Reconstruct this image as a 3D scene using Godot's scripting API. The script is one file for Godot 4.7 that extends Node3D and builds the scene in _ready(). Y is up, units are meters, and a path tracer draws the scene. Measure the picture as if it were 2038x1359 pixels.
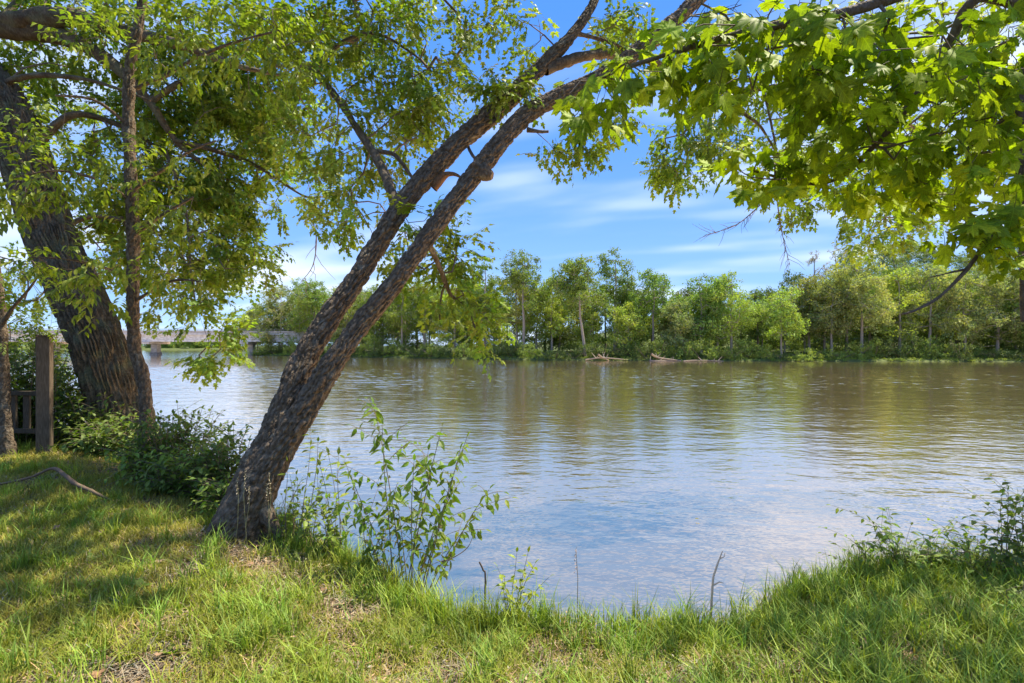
extends Node3D
# A tree-shaded river bank: y up, metres, water at y = 0, the eye 2.3 m above it.

const EYE := Vector3(0, 2.3, 0)
const FOCAL := 1019.0
const HORIZON := 688.0
const TO_SUN := Vector3(0.4, 0.87, -0.2)

var rng := RandomNumberGenerator.new()
var names := {}
var soil_noise := FastNoiseLite.new()
var bark_noise := FastNoiseLite.new()
var plate_noise := FastNoiseLite.new()
var cell_noise := FastNoiseLite.new()
var patch_noise := FastNoiseLite.new()
var M := {}
var leaf_set := {}
var sprig_set := {}


# ---------------------------------------------------------------- mesh collecting
class Shape:
	var v := PackedVector3Array()
	var n := PackedVector3Array()
	var t := PackedVector2Array()
	var c := PackedColorArray()
	var i := PackedInt32Array()

	func tri(p: Vector3, q: Vector3, r: Vector3, col: Color) -> void:
		var nn := (r - p).cross(q - p).normalized()
		var k := v.size()
		v.append_array([p, q, r])
		n.append_array([nn, nn, nn])
		t.append_array([Vector2(p.x, p.z), Vector2(q.x, q.z), Vector2(r.x, r.z)])
		c.append_array([col, col, col])
		i.append_array([k, k + 1, k + 2])

	func quad(p: Vector3, q: Vector3, r: Vector3, s: Vector3, col: Color) -> void:
		tri(p, q, r, col)
		tri(p, r, s, col)

	func box(centre: Vector3, size: Vector3, basis: Basis, col: Color, bevel := 0.0) -> void:
		var h := size / 2
		var b := bevel
		if b <= 0.0:
			b = minf(size.x, minf(size.y, size.z)) * 0.06
		for axis in 3:
			for s in [-1.0, 1.0]:
				var o := Vector3.ZERO
				o[axis] = s
				var a1 := Vector3.ZERO
				a1[(axis + 1) % 3] = 1.0
				var a2 := Vector3.ZERO
				a2[(axis + 2) % 3] = 1.0
				var e1 := h[(axis + 1) % 3] - b
				var e2 := h[(axis + 2) % 3] - b
				var m := o * h[axis]
				var ring := []
				for k in [[-1, -1], [1, -1], [1, 1], [-1, 1]]:
					ring.append(centre + basis * (m + a1 * e1 * k[0] + a2 * e2 * k[1]))
				if s > 0:
					quad(ring[0], ring[3], ring[2], ring[1], col)
				else:
					quad(ring[0], ring[1], ring[2], ring[3], col)
				# bevel strips towards the next axis
				for s1 in [-1.0, 1.0]:
					var p1: Vector3 = m + a1 * e1 * s1
					var p2: Vector3 = o * (h[axis] - b) + a1 * h[(axis + 1) % 3] * s1
					var w0 := centre + basis * (p1 - a2 * e2)
					var w1 := centre + basis * (p1 + a2 * e2)
					var w2 := centre + basis * (p2 + a2 * e2)
					var w3 := centre + basis * (p2 - a2 * e2)
					if s * s1 > 0:
						quad(w0, w1, w2, w3, col)
					else:
						quad(w0, w3, w2, w1, col)

	# a round limb along points; bump(position on surface, along, angle) gives a radial offset
	func tube(points: Array, radii: Array, sides: int, col: Color, bump = null, tint = null, cap := true) -> void:
		var rings := points.size()
		if rings < 2:
			return
		var tangent: Vector3 = (points[1] - points[0]).normalized()
		var a := tangent.cross(Vector3(0.31, 0.2, 0.93)).normalized()
		var grid := []
		var length := 0.0
		var along := []
		for k in rings:
			var before: Vector3 = points[maxi(k - 1, 0)]
			var after: Vector3 = points[mini(k + 1, rings - 1)]
			if (after - before).length() > 1e-6:
				tangent = (after - before).normalized()
			a = (a - tangent * a.dot(tangent)).normalized()
			var b := tangent.cross(a)
			if k > 0:
				length += (points[k] - points[k - 1]).length()
			along.append(length)
			var row := PackedVector3Array()
			for j in sides:
				var w := TAU * j / sides
				var out := a * cos(w) + b * sin(w)
				var r: float = radii[k]
				if bump != null:
					r += bump.call(points[k] + out * r, length, w, r)
				row.append(points[k] + out * r)
			grid.append(row)
		var base := v.size()
		for k in rings:
			for j in sides + 1:
				var jj := j % sides
				var p: Vector3 = grid[k][jj]
				var du: Vector3 = grid[k][(jj + 1) % sides] - grid[k][(jj + sides - 1) % sides]
				var dv: Vector3 = grid[mini(k + 1, rings - 1)][jj] - grid[maxi(k - 1, 0)][jj]
				v.append(p)
				n.append(du.cross(dv).normalized())
				t.append(Vector2(float(j) / sides * TAU * maxf(radii[0], 0.02), along[k]))
				c.append(tint.call(p, along[k]) if tint != null else col)
		for k in rings - 1:
			for j in sides:
				var p00 := base + k * (sides + 1) + j
				var p10 := p00 + sides + 1
				i.append_array([p00, p10, p10 + 1, p00, p10 + 1, p00 + 1])
		if cap:
			for j in sides:
				tri(points[rings - 1], grid[rings - 1][(j + 1) % sides], grid[rings - 1][j], col)

	func moved(by: Vector3) -> void:
		for k in v.size():
			v[k] += by

	func mesh() -> ArrayMesh:
		var arrays := []
		arrays.resize(Mesh.ARRAY_MAX)
		arrays[Mesh.ARRAY_VERTEX] = v
		arrays[Mesh.ARRAY_NORMAL] = n
		arrays[Mesh.ARRAY_TEX_UV] = t
		arrays[Mesh.ARRAY_COLOR] = c
		arrays[Mesh.ARRAY_INDEX] = i
		var m := ArrayMesh.new()
		m.add_surface_from_arrays(Mesh.PRIMITIVE_TRIANGLES, arrays)
		return m


# ---------------------------------------------------------------- naming
func numbered(called: String) -> String:
	names[called] = names.get(called, 0) + 1
	return called if names[called] == 1 else "%s_%03d" % [called, names[called] - 1]


func tag(o: Node, label: String, category: String, group := "", kind := "") -> void:
	if label:
		o.set_meta("label", label)
	if category:
		o.set_meta("category", category)
	if group:
		o.set_meta("group", group)
	if kind:
		o.set_meta("kind", kind)


func thing(called: String, at: Vector3, label: String, category: String, group := "") -> Node3D:
	var o := Node3D.new()
	o.name = numbered(called)
	add_child(o)
	o.position = at
	tag(o, label, category, group)
	return o


# a part whose shape was collected in world places
func part(root: Node3D, called: String, s: Shape, m: Material, kind := "") -> MeshInstance3D:
	if root != self:
		s.moved(-(root.position if root.get_parent() == self else root.get_parent().position + root.position))
	var o := MeshInstance3D.new()
	o.name = numbered(called) if root == self else called
	o.mesh = s.mesh()
	o.material_override = m
	root.add_child(o, true)
	if kind:
		o.set_meta("kind", kind)
	return o


func scatter(root: Node3D, called: String, mesh: Mesh, m: Material, places: Array, tints: Array, kind := "stuff") -> MultiMeshInstance3D:
	var mm := MultiMesh.new()
	mm.transform_format = MultiMesh.TRANSFORM_3D
	mm.use_colors = true
	mm.mesh = mesh
	mm.instance_count = places.size()
	var base := root.position if root != self else Vector3.ZERO
	for k in places.size():
		var x: Transform3D = places[k]
		x.origin -= base
		mm.set_instance_transform(k, x)
		mm.set_instance_color(k, tints[k])
	var o := MultiMeshInstance3D.new()
	o.name = numbered(called) if root == self else called
	o.multimesh = mm
	o.material_override = m
	root.add_child(o, true)
	o.set_meta("kind", kind)
	return o


func rnd(a: float, b: float) -> float:
	return rng.randf_range(a, b)


func rdir() -> Vector3:
	return Vector3(rng.randfn(), rng.randfn(), rng.randfn()).normalized()


# a place seen towards that point of the 2038 x 1359 picture, so many metres in front of the eye
func spot(px: float, py: float, d: float) -> Vector3:
	return EYE + Vector3((px - 1019.0) / FOCAL * d, (HORIZON - py) / FOCAL * d, -d)


func facing(z: Vector3, up: Vector3, roll := 0.0) -> Basis:
	z = z.normalized()
	var x := up.cross(z)
	if x.length() < 1e-4:
		x = Vector3.RIGHT.cross(z)
	x = x.normalized()
	var y := z.cross(x)
	return Basis(x, y, z).rotated(z, roll)


func vary(c: Color, amount: float) -> Color:
	var k := 1.0 + rnd(-amount, amount)
	var warm := rnd(-amount, amount) * 0.5
	return Color(c.r * k * (1.0 + warm), c.g * k, c.b * k * (1.0 - warm))


# control points [px, py, d, radius] -> evenly spaced centres and radii
func path(ctrl: Array, step: float) -> Array:
	var p := []
	var r := []
	for q in ctrl:
		p.append(spot(q[0], q[1], q[2]))
		r.append(float(q[3]))
	return spline(p, r, step)


func spline(p: Array, r: Array, step: float) -> Array:
	var out_p := []
	var out_r := []
	for k in p.size() - 1:
		var p0: Vector3 = p[maxi(k - 1, 0)]
		var p1: Vector3 = p[k]
		var p2: Vector3 = p[k + 1]
		var p3: Vector3 = p[mini(k + 2, p.size() - 1)]
		var count := maxi(1, int(ceil((p2 - p1).length() / step)))
		for j in count:
			var f := float(j) / count
			out_p.append(p1.cubic_interpolate(p2, p0, p3, f))
			out_r.append(lerpf(r[k], r[k + 1], f))
	out_p.append(p[-1])
	out_r.append(r[-1])
	return [out_p, out_r]


# ---------------------------------------------------------------- the lie of the land
const NEAR_SHORE := [[-400, -130], [-60, -34], [-30, -21], [-11.5, -12.3], [-7.2, -9.6], [-5.1, -7.8], [-3.6, -6.4], [-2.6, -5.55], [-1.9, -4.95], [-1.2, -4.35], [-0.75, -3.85], [-0.35, -3.5], [0.1, -3.38], [0.6, -3.32], [1.2, -3.35], [1.7, -3.55], [2.3, -3.95], [2.9, -4.2], [4, -4.3], [6, -4.1], [12, -3.2], [60, 2], [400, 40]]
const FAR_SHORE := [[-900, -330], [-420, -275], [-120, -262], [-86, -235], [-76, -180], [-66, -128], [-58, -121], [-46, -114], [-21, -97], [6.4, -81], [28.8, -77], [50, -75], [73, -73], [110, -70], [260, -60], [900, -40]]


func shore(line: Array, x: float) -> float:
	for k in line.size() - 1:
		if x < line[k + 1][0]:
			var f: float = (x - line[k][0]) / (line[k + 1][0] - line[k][0])
			return lerpf(line[k][1], line[k + 1][1], f)
	return line[-1][1]


# metres inland from the near water's edge, below zero over water
func inland(x: float, z: float) -> float:
	var slope := (shore(NEAR_SHORE, x + 0.3) - shore(NEAR_SHORE, x - 0.3)) / 0.6
	var wiggle := soil_noise.get_noise_2d(x * 9.0, z * 9.0) * 0.16 + soil_noise.get_noise_2d(x * 30.0, z * 30.0) * 0.1
	return (z - shore(NEAR_SHORE, x)) / sqrt(1.0 + slope * slope) + wiggle


func bank_height(x: float, z: float) -> float:
	var s := inland(x, z)
	var h := lerpf(-0.7, -0.15, smoothstep(-2.5, -0.25, s))
	h = lerpf(h, 0.5, smoothstep(-0.22, 0.14, s))
	h = lerpf(h, 0.7, smoothstep(0.14, 1.4, s))
	h += smoothstep(0.1, 0.6, s) * (soil_noise.get_noise_2d(x * 3.0, z * 3.0) * 0.05 + soil_noise.get_noise_2d(x * 14.0, z * 14.0) * 0.018)
	h += smoothstep(3.0, 60.0, s) * 1.2
	return h


func far_height(x: float, z: float) -> float:
	var s := shore(FAR_SHORE, x) - z
	var h := lerpf(-0.8, 0.35, smoothstep(-1.5, 1.0, s))
	h = lerpf(h, 1.1, smoothstep(1.0, 9.0, s))
	h += smoothstep(10.0, 70.0, s) * smoothstep(5.0, 60.0, x) * 9.0
	h += smoothstep(0.0, 3.0, s) * soil_noise.get_noise_2d(x * 0.6, z * 0.6) * 0.35
	return h


func sheet(xs: Array, zs: Array, height: Callable) -> Shape:
	var s := Shape.new()
	var w := xs.size()
	for z in zs:
		for x in xs:
			s.v.append(Vector3(x, height.call(x, z), z))
			s.t.append(Vector2(x, z))
			s.c.append(Color.WHITE)
	s.n.resize(s.v.size())
	for j in zs.size():
		for i in w:
			var du := s.v[j * w + mini(i + 1, w - 1)] - s.v[j * w + maxi(i - 1, 0)]
			var dv := s.v[mini(j + 1, zs.size() - 1) * w + i] - s.v[maxi(j - 1, 0) * w + i]
			s.n[j * w + i] = dv.cross(du).normalized()
	for j in zs.size() - 1:
		for i in w - 1:
			var k := j * w + i
			s.i.append_array([k, k + 1, k + w + 1, k, k + w + 1, k + w])
	return s


# spacing that starts fine and grows: from a to b, first step s, growing by g
func steps(a: float, b: float, s: float, g: float, most: float) -> Array:
	var out := [a]
	var x := a
	while absf(b - x) > s:
		x += s * signf(b - a)
		out.append(x)
		s = minf(s * g, most)
	out.append(b)
	return out


func both_ways(centre_lo: float, centre_hi: float, s: float, lo: float, hi: float, g: float) -> Array:
	var left := steps(centre_lo, lo, s, g, 40.0)
	left.reverse()
	var mid := []
	var x := centre_lo + s
	while x < centre_hi - s * 0.5:
		mid.append(x)
		x += s
	return left + mid + steps(centre_hi, hi, s, g, 40.0)


# ---------------------------------------------------------------- materials
func noise_picture(freq: float, kind: int, octaves: int, size: int, seed_: int) -> NoiseTexture2D:
	var n := FastNoiseLite.new()
	n.seed = seed_
	n.noise_type = kind
	n.frequency = freq
	n.fractal_octaves = octaves
	var x := NoiseTexture2D.new()
	x.width = size
	x.height = size
	x.seamless = true
	x.noise = n
	return x


func ramp(stops: Array) -> Gradient:
	var g := Gradient.new()
	g.offsets = PackedFloat32Array(stops.map(func(s): return s[0]))
	g.colors = PackedColorArray(stops.map(func(s): return (s[1] as Color).linear_to_srgb()))
	return g


func plain(rough: float, spec := 0.4) -> StandardMaterial3D:
	var m := StandardMaterial3D.new()
	m.roughness = rough
	m.metallic_specular = spec
	m.vertex_color_use_as_albedo = true
	return m


func leafy(rough: float, through: Color, spec := 0.45) -> StandardMaterial3D:
	var m := plain(rough, spec)
	m.cull_mode = BaseMaterial3D.CULL_DISABLED
	m.backlight_enabled = true
	m.backlight = through
	return m


func make_materials() -> void:
	M.leaf = leafy(0.5, Color(0.95, 1.0, 0.55))
	M.far_leaf = leafy(0.6, Color(0.9, 0.9, 0.5), 0.3)
	M.grass = leafy(0.55, Color(0.85, 0.85, 0.45), 0.35)
	M.litter = leafy(0.9, Color(0.3, 0.25, 0.2), 0.2)
	M.maple = leafy(0.6, Color(0.98, 1.0, 0.5), 0.3)
	M.maple.albedo_texture = vein_picture()

	M.twig = plain(0.85, 0.3)
	M.bark = plain(0.9, 0.3)
	M.bark.heightmap_enabled = true
	M.bark.heightmap_texture = noise_picture(0.03, FastNoiseLite.TYPE_SIMPLEX, 5, 512, 3)
	M.bark.heightmap_scale = 1.6
	M.bark.uv1_triplanar = true
	M.bark.uv1_world_triplanar = true
	M.bark.uv1_scale = Vector3(2.2, 1.3, 2.2)
	M.bark.albedo_texture = noise_picture(0.02, FastNoiseLite.TYPE_SIMPLEX, 5, 512, 8)
	M.bark.albedo_texture.color_ramp = ramp([[0.0, Color(0.5, 0.46, 0.4)], [0.45, Color(0.8, 0.78, 0.74)], [0.7, Color(1, 1, 1)], [1.0, Color(1, 1, 0.95)]])

	M.soil = plain(0.95, 0.2)
	M.soil.uv1_triplanar = true
	M.soil.uv1_world_triplanar = true
	M.soil.uv1_scale = Vector3(0.9, 0.9, 0.9)
	M.soil.albedo_texture = noise_picture(0.035, FastNoiseLite.TYPE_SIMPLEX, 5, 1024, 21)
	M.soil.albedo_texture.color_ramp = ramp([[0.0, Color(0.04, 0.03, 0.018)], [0.4, Color(0.09, 0.065, 0.04)], [0.55, Color(0.15, 0.11, 0.07)], [0.75, Color(0.24, 0.18, 0.12)], [1.0, Color(0.34, 0.27, 0.19)]])
	M.soil.heightmap_enabled = true
	M.soil.heightmap_texture = noise_picture(0.06, FastNoiseLite.TYPE_SIMPLEX, 4, 1024, 22)
	M.soil.heightmap_scale = 3.0

	M.far_soil = plain(0.95, 0.2)
	M.far_soil.uv1_triplanar = true
	M.far_soil.uv1_world_triplanar = true
	M.far_soil.uv1_scale = Vector3(0.07, 0.07, 0.07)
	M.far_soil.albedo_texture = noise_picture(0.03, FastNoiseLite.TYPE_SIMPLEX, 5, 512, 31)
	M.far_soil.albedo_texture.color_ramp = ramp([[0.0, Color(0.05, 0.05, 0.025)], [0.5, Color(0.08, 0.11, 0.035)], [1.0, Color(0.14, 0.15, 0.06)]])

	M.water = StandardMaterial3D.new()
	M.water.albedo_color = Color(0.97, 0.7, 0.455).linear_to_srgb()
	M.water.metallic = 0.955
	M.water.roughness = 0.06
	M.water.heightmap_enabled = true
	M.water.heightmap_texture = noise_picture(0.018, FastNoiseLite.TYPE_SIMPLEX_SMOOTH, 4, 1024, 41)
	M.water.heightmap_scale = 0.7
	M.water.uv1_scale = Vector3(0.1, 0.17, 1)

	M.wood = plain(0.85, 0.25)
	M.wood.uv1_triplanar = true
	M.wood.uv1_scale = Vector3(6, 0.8, 6)
	M.wood.albedo_texture = noise_picture(0.03, FastNoiseLite.TYPE_SIMPLEX, 5, 256, 51)
	M.wood.albedo_texture.color_ramp = ramp([[0.0, Color(0.4, 0.38, 0.34)], [1.0, Color(1, 1, 1)]])

	M.concrete = plain(0.85, 0.3)
	M.concrete.uv1_triplanar = true
	M.concrete.uv1_world_triplanar = true
	M.concrete.uv1_scale = Vector3(0.15, 0.3, 0.15)
	M.concrete.albedo_texture = noise_picture(0.02, FastNoiseLite.TYPE_SIMPLEX, 5, 256, 61)
	M.concrete.albedo_texture.color_ramp = ramp([[0.0, Color(0.55, 0.53, 0.5)], [1.0, Color(1, 1, 1)]])


# pale veins of a lobed leaf: the leaf lies in x -0.6..0.6, z 0..1
func vein_picture() -> ImageTexture:
	var size := 256
	var im := Image.create(size, size, false, Image.FORMAT_RGB8)
	var ribs := [[Vector2(0, 0.12), Vector2(0, 1.0)]]
	for s in [-1, 1]:
		ribs.append([Vector2(0, 0.13), Vector2(0.55 * s, 0.52)])
		ribs.append([Vector2(0, 0.12), Vector2(0.33 * s, 0.06)])
		for k in 4:
			ribs.append([Vector2(0, 0.3 + k * 0.15), Vector2((0.24 - k * 0.03) * s, 0.5 + k * 0.14)])
		for k in 3:
			ribs.append([Vector2((0.14 + k * 0.1) * s, 0.23 + k * 0.07), Vector2((0.32 + k * 0.07) * s, 0.22 + k * 0.11)])
			ribs.append([Vector2((0.14 + k * 0.1) * s, 0.23 + k * 0.07), Vector2((0.16 + k * 0.1) * s, 0.44 + k * 0.05)])
	var mottle := FastNoiseLite.new()
	mottle.frequency = 0.06
	for y in size:
		for x in size:
			var p := Vector2((float(x) / size - 0.5) * 1.2, float(y) / size)
			var near := 1.0
			for k in ribs.size():
				var d: float = p.distance_to(Geometry2D.get_closest_point_to_segment(p, ribs[k][0], ribs[k][1]))
				near = minf(near, d * (1.0 if k in [0, 1, 10] else 1.9))
			var g := 0.84 + 0.1 * mottle.get_noise_2d(x, y)
			g = lerpf(1.0, g, smoothstep(0.004, 0.016, near))
			im.set_pixel(x, y, Color(g, g, g * 0.97))
	return ImageTexture.create_from_image(im)


# ---------------------------------------------------------------- leaves
# a pointed oval leaf from the origin along +z, upper side +y
func oval_leaf(s: Shape, x: Transform3D, length: float, width: float, col: Color) -> void:
	var w := width / 2
	var mid := [Vector3.ZERO, Vector3(0, 0.03, 0.34) * length, Vector3(0, 0.015, 0.68) * length, Vector3(0, -0.12, 1.0) * length]
	for side in [-1.0, 1.0]:
		var a := Vector3(w * 0.92 * side, 0.03 * length + w * 0.25, 0.3 * length)
		var b := Vector3(w * 0.8 * side, 0.0 * length + w * 0.22, 0.62 * length)
		var q := [mid[0], mid[1], mid[2], mid[3], a, b].map(func(p): return x * p)
		if side > 0:
			s.tri(q[0], q[1], q[4], col)
			s.quad(q[1], q[2], q[5], q[4], col)
			s.tri(q[2], q[3], q[5], col)
		else:
			s.tri(q[0], q[4], q[1], col)
			s.quad(q[1], q[4], q[5], q[2], col)
			s.tri(q[2], q[5], q[3], col)


const LOBES := [Vector2(0, 0.12), Vector2(0.1, 0.03), Vector2(0.2, 0.03), Vector2(0.33, 0.05), Vector2(0.28, 0.15), Vector2(0.36, 0.2), Vector2(0.46, 0.24), Vector2(0.4, 0.31), Vector2(0.46, 0.4), Vector2(0.57, 0.53), Vector2(0.43, 0.5), Vector2(0.4, 0.58), Vector2(0.31, 0.5), Vector2(0.17, 0.47), Vector2(0.17, 0.6), Vector2(0.29, 0.74), Vector2(0.17, 0.73), Vector2(0.15, 0.82), Vector2(0.08, 0.85), Vector2(0, 1.02)]
const SIMPLE_LOBES := [Vector2(0, 0.1), Vector2(0.3, 0.05), Vector2(0.26, 0.24), Vector2(0.5, 0.5), Vector2(0.17, 0.48), Vector2(0.2, 0.72), Vector2(0, 1.0)]


# a palmately lobed leaf with curl
func lobed_leaf(s: Shape, x: Transform3D, size: float, outline: Array, curl: float, fold: float, twist: float, col: Color, fine: bool) -> void:
	var ring := outline.duplicate()
	for k in range(outline.size() - 2, 0, -1):
		ring.append(Vector2(-outline[k].x, outline[k].y))
	var heart := Vector2(0, 0.36)
	var lift := func(p: Vector2) -> float: return -curl * pow(absf(p.y - 0.15), 1.7) + fold * absf(p.x) - 0.9 * curl * p.x * p.x + twist * p.x * p.y + 0.035 * sin(p.x * 17.0 + p.y * 9.0) * minf(1.0, p.length() * 1.6)
	var at := func(p: Vector2) -> Vector3: return x * (Vector3(p.x, lift.call(p), p.y) * size)
	var nrm := func(p: Vector2) -> Vector3:
		var e := 0.02
		var hx: float = (lift.call(p + Vector2(e, 0)) - lift.call(p - Vector2(e, 0))) / (2 * e)
		var hy: float = (lift.call(p + Vector2(0, e)) - lift.call(p - Vector2(0, e))) / (2 * e)
		return (x.basis * Vector3(-hx, 1, -hy)).normalized()
	var put := func(p: Vector2) -> int:
		s.v.append(at.call(p))
		s.n.append(nrm.call(p))
		s.t.append(Vector2(p.x / 1.2 + 0.5, p.y))
		s.c.append(col)
		return s.v.size() - 1
	var centre: int = put.call(heart)
	var outer := []
	var inner := []
	for p in ring:
		outer.append(put.call(p))
		if fine:
			inner.append(put.call(heart.lerp(p, 0.5)))
	for k in ring.size():
		var j := (k + 1) % ring.size()
		if fine:
			s.i.append_array([centre, inner[k], inner[j]])
			s.i.append_array([inner[k], outer[j], inner[j], inner[k], outer[k], outer[j]])
		else:
			s.i.append_array([centre, outer[k], outer[j]])


func turned(at: Vector3, z: Vector3, up: Vector3, roll := 0.0) -> Transform3D:
	return Transform3D(facing(z, up, roll), at)


# a leafy twig along +z, about 0.4 m long
func make_sprig(kind: String, count: int, length: float, leaf: float, wide: float) -> ArrayMesh:
	var s := Shape.new()
	var pts := []
	var rad := []
	for k in 5:
		var f := k / 4.0
		pts.append(Vector3(rnd(-0.015, 0.015), -0.1 * length * f * f + rnd(-0.01, 0.01), f * length))
		rad.append(lerpf(0.0028, 0.0012, f))
	s.tube(pts, rad, 3, Color(0.5, 0.3, 0.55), null, null, false)
	for k in count:
		var f := lerpf(0.12, 1.0, float(k) / (count - 1))
		var p: Vector3 = Vector3(0, -0.1 * length * f * f, f * length)
		var side := -1.0 if k % 2 else 1.0
		var z := Vector3(side * rnd(0.5, 1.1), rnd(-0.75, 0.05), rnd(0.2, 0.9))
		if k == count - 1:
			z = Vector3(rnd(-0.2, 0.2), -0.3, 1)
		var up := Vector3(rnd(-0.4, 0.4), 1, rnd(-0.4, 0.4))
		var tone := rnd(0.75, 1.2)
		var col := Color(tone * rnd(0.92, 1.1), tone, tone)
		var size := leaf * rnd(0.7, 1.15)
		if kind == "lobed":
			var x := turned(p + z.normalized() * leaf * 0.4, z, up)
			lobed_leaf(s, x, size, SIMPLE_LOBES, rnd(0.1, 0.5), rnd(-0.1, 0.3), 0.0, col, false)
		else:
			oval_leaf(s, turned(p + z.normalized() * leaf * 0.06, z, up), size, wide * rnd(0.85, 1.15), col)
	return s.mesh()


# a loose clump of leaf faces for trees across the water
func make_clump(count: int, radius: float, leaf: float) -> ArrayMesh:
	var s := Shape.new()
	for k in count:
		var p := rdir() * radius * pow(rng.randf(), 0.45)
		p.y *= 0.75
		var z := (rdir() + Vector3(0, -0.5, 0)).normalized()
		var b := facing(z, (rdir() * 0.8 + Vector3.UP).normalized())
		var l := leaf * rnd(0.6, 1.3)
		var w := l * rnd(0.5, 0.8)
		var tone := rnd(0.7, 1.25)
		var col := Color(tone, tone, tone)
		var q := [Vector3.ZERO, Vector3(-w / 2, 0.1 * l, l * 0.45), Vector3(0, -0.05 * l, l), Vector3(w / 2, 0.1 * l, l * 0.45)].map(func(e): return p + b * e)
		s.tri(q[0], q[1], q[2], col)
		s.tri(q[0], q[2], q[3], col)
	return s.mesh()


func make_leaf_sets() -> void:
	rng.seed = 11
	sprig_set.small_lobed = []
	sprig_set.oval = []
	sprig_set.long = []
	sprig_set.clump = []
	for k in 4:
		sprig_set.small_lobed.append(make_sprig("lobed", 10, 0.36, 0.105, 0.0))
		sprig_set.oval.append(make_sprig("oval", 12, 0.4, 0.085, 0.036))
		sprig_set.long.append(make_sprig("oval", 10, 0.42, 0.13, 0.042))
		sprig_set.clump.append(make_clump(30, 0.72, 0.31))
	leaf_set.maple = []
	leaf_set.oval = []
	leaf_set.long = []
	leaf_set.dark = []
	leaf_set.shrub = []
	for k in 10:
		var s := Shape.new()
		var col := vary(Color(0.38, 0.53, 0.035), 0.28)
		s.tube([Vector3(0, 0.012, -0.45), Vector3(0, 0.03, -0.2), Vector3(0, 0, 0.13)], [0.012, 0.011, 0.012], 4, Color(0.2, 0.2, 0.06), null, null, false)
		lobed_leaf(s, Transform3D.IDENTITY, 1.0, LOBES, rnd(0.05, 0.5), rnd(-0.25, 0.3), rnd(-0.35, 0.35), col, true)
		leaf_set.maple.append(s.mesh())
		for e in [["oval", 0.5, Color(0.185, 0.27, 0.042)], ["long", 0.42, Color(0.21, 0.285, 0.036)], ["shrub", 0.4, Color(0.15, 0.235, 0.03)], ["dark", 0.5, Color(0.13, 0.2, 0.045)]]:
			var o := Shape.new()
			oval_leaf(o, Transform3D(Basis(), Vector3(0, 0, 0.08)), 1.0, e[1] * rnd(0.85, 1.15), vary(e[2], 0.35))
			o.tube([Vector3.ZERO, Vector3(0, 0.005, 0.1)], [0.012, 0.012], 3, Color(0.14, 0.15, 0.04), null, null, false)
			leaf_set[e[0]].append(o.mesh())


# the leaves that show largest become parts of their own, the others one part
func hang_leaves(root: Node3D, kind: String, places: Array, m: Material, singles: int) -> void:
	var by_size := []
	for k in places.size():
		var x: Transform3D = places[k]
		var away := x.origin - EYE
		var d := -away.z
		var seen: bool = d > 0.3 and absf(away.x / d) < 1.0 and absf(away.y / d) < 0.67
		by_size.append([x.basis.x.length() / maxf(d, 0.1) if seen else 0.0, k])
	by_size.sort_custom(func(a, b): return a[0] > b[0])
	var set_: Array = leaf_set[kind]
	var rest := []
	for v in set_:
		rest.append([])
	for r in by_size.size():
		var x: Transform3D = places[by_size[r][1]]
		if r < singles and by_size[r][0] > 0.0:
			var o := MeshInstance3D.new()
			o.name = "leaf"
			o.mesh = set_[rng.randi() % set_.size()]
			o.material_override = m
			o.transform = x
			o.position -= root.position
			root.add_child(o, true)
		else:
			rest[rng.randi() % set_.size()].append(x)
	for k in set_.size():
		if rest[k].size():
			var tints := []
			for x in rest[k]:
				tints.append(Color.WHITE)
			scatter(root, "foliage", set_[k], m, rest[k], tints)


# ---------------------------------------------------------------- growing branches
# sk: {pos, par, limb_end}; reaches out to the points and gives [[tip, direction], ...]
func new_skeleton() -> Dictionary:
	return {"pos": PackedVector3Array(), "par": PackedInt32Array(), "first": 0}


func add_limb_nodes(sk: Dictionary, points: Array, every: int) -> void:
	var last := -1
	for k in range(0, points.size(), every):
		sk.pos.append(points[k])
		sk.par.append(-1)
	sk.first = sk.pos.size()


func grow(sk: Dictionary, targets: Array, step: float, wobble: float, arch: float) -> Array:
	var pos: PackedVector3Array = sk.pos
	var par: PackedInt32Array = sk.par
	var first: int = sk.first
	var order := []
	for p in targets:
		var best := 1e9
		for k in first:
			best = minf(best, pos[k].distance_squared_to(p))
		order.append([best, p])
	order.sort_custom(func(a, b): return a[0] < b[0])
	var tips := []
	for o in order:
		var p: Vector3 = o[1]
		var best := 1e9
		var at := 0
		for k in pos.size():
			var d := pos[k].distance_squared_to(p)
			if d < best:
				best = d
				at = k
		var from := pos[at]
		var gap := sqrt(best)
		var count := maxi(1, int(ceil(gap / step)))
		var node := at
		var dir := (p - from).normalized()
		for j in range(1, count + 1):
			var f := float(j) / count
			var q := from.lerp(p, f) + Vector3(0, arch * gap * sin(PI * f), 0)
			if j < count:
				q += rdir() * wobble * minf(gap, 1.0)
			pos.append(q)
			par.append(node)
			dir = (q - pos[node]).normalized()
			node = pos.size() - 1
		tips.append([p, dir])
	sk.pos = pos
	sk.par = par
	return tips


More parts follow.
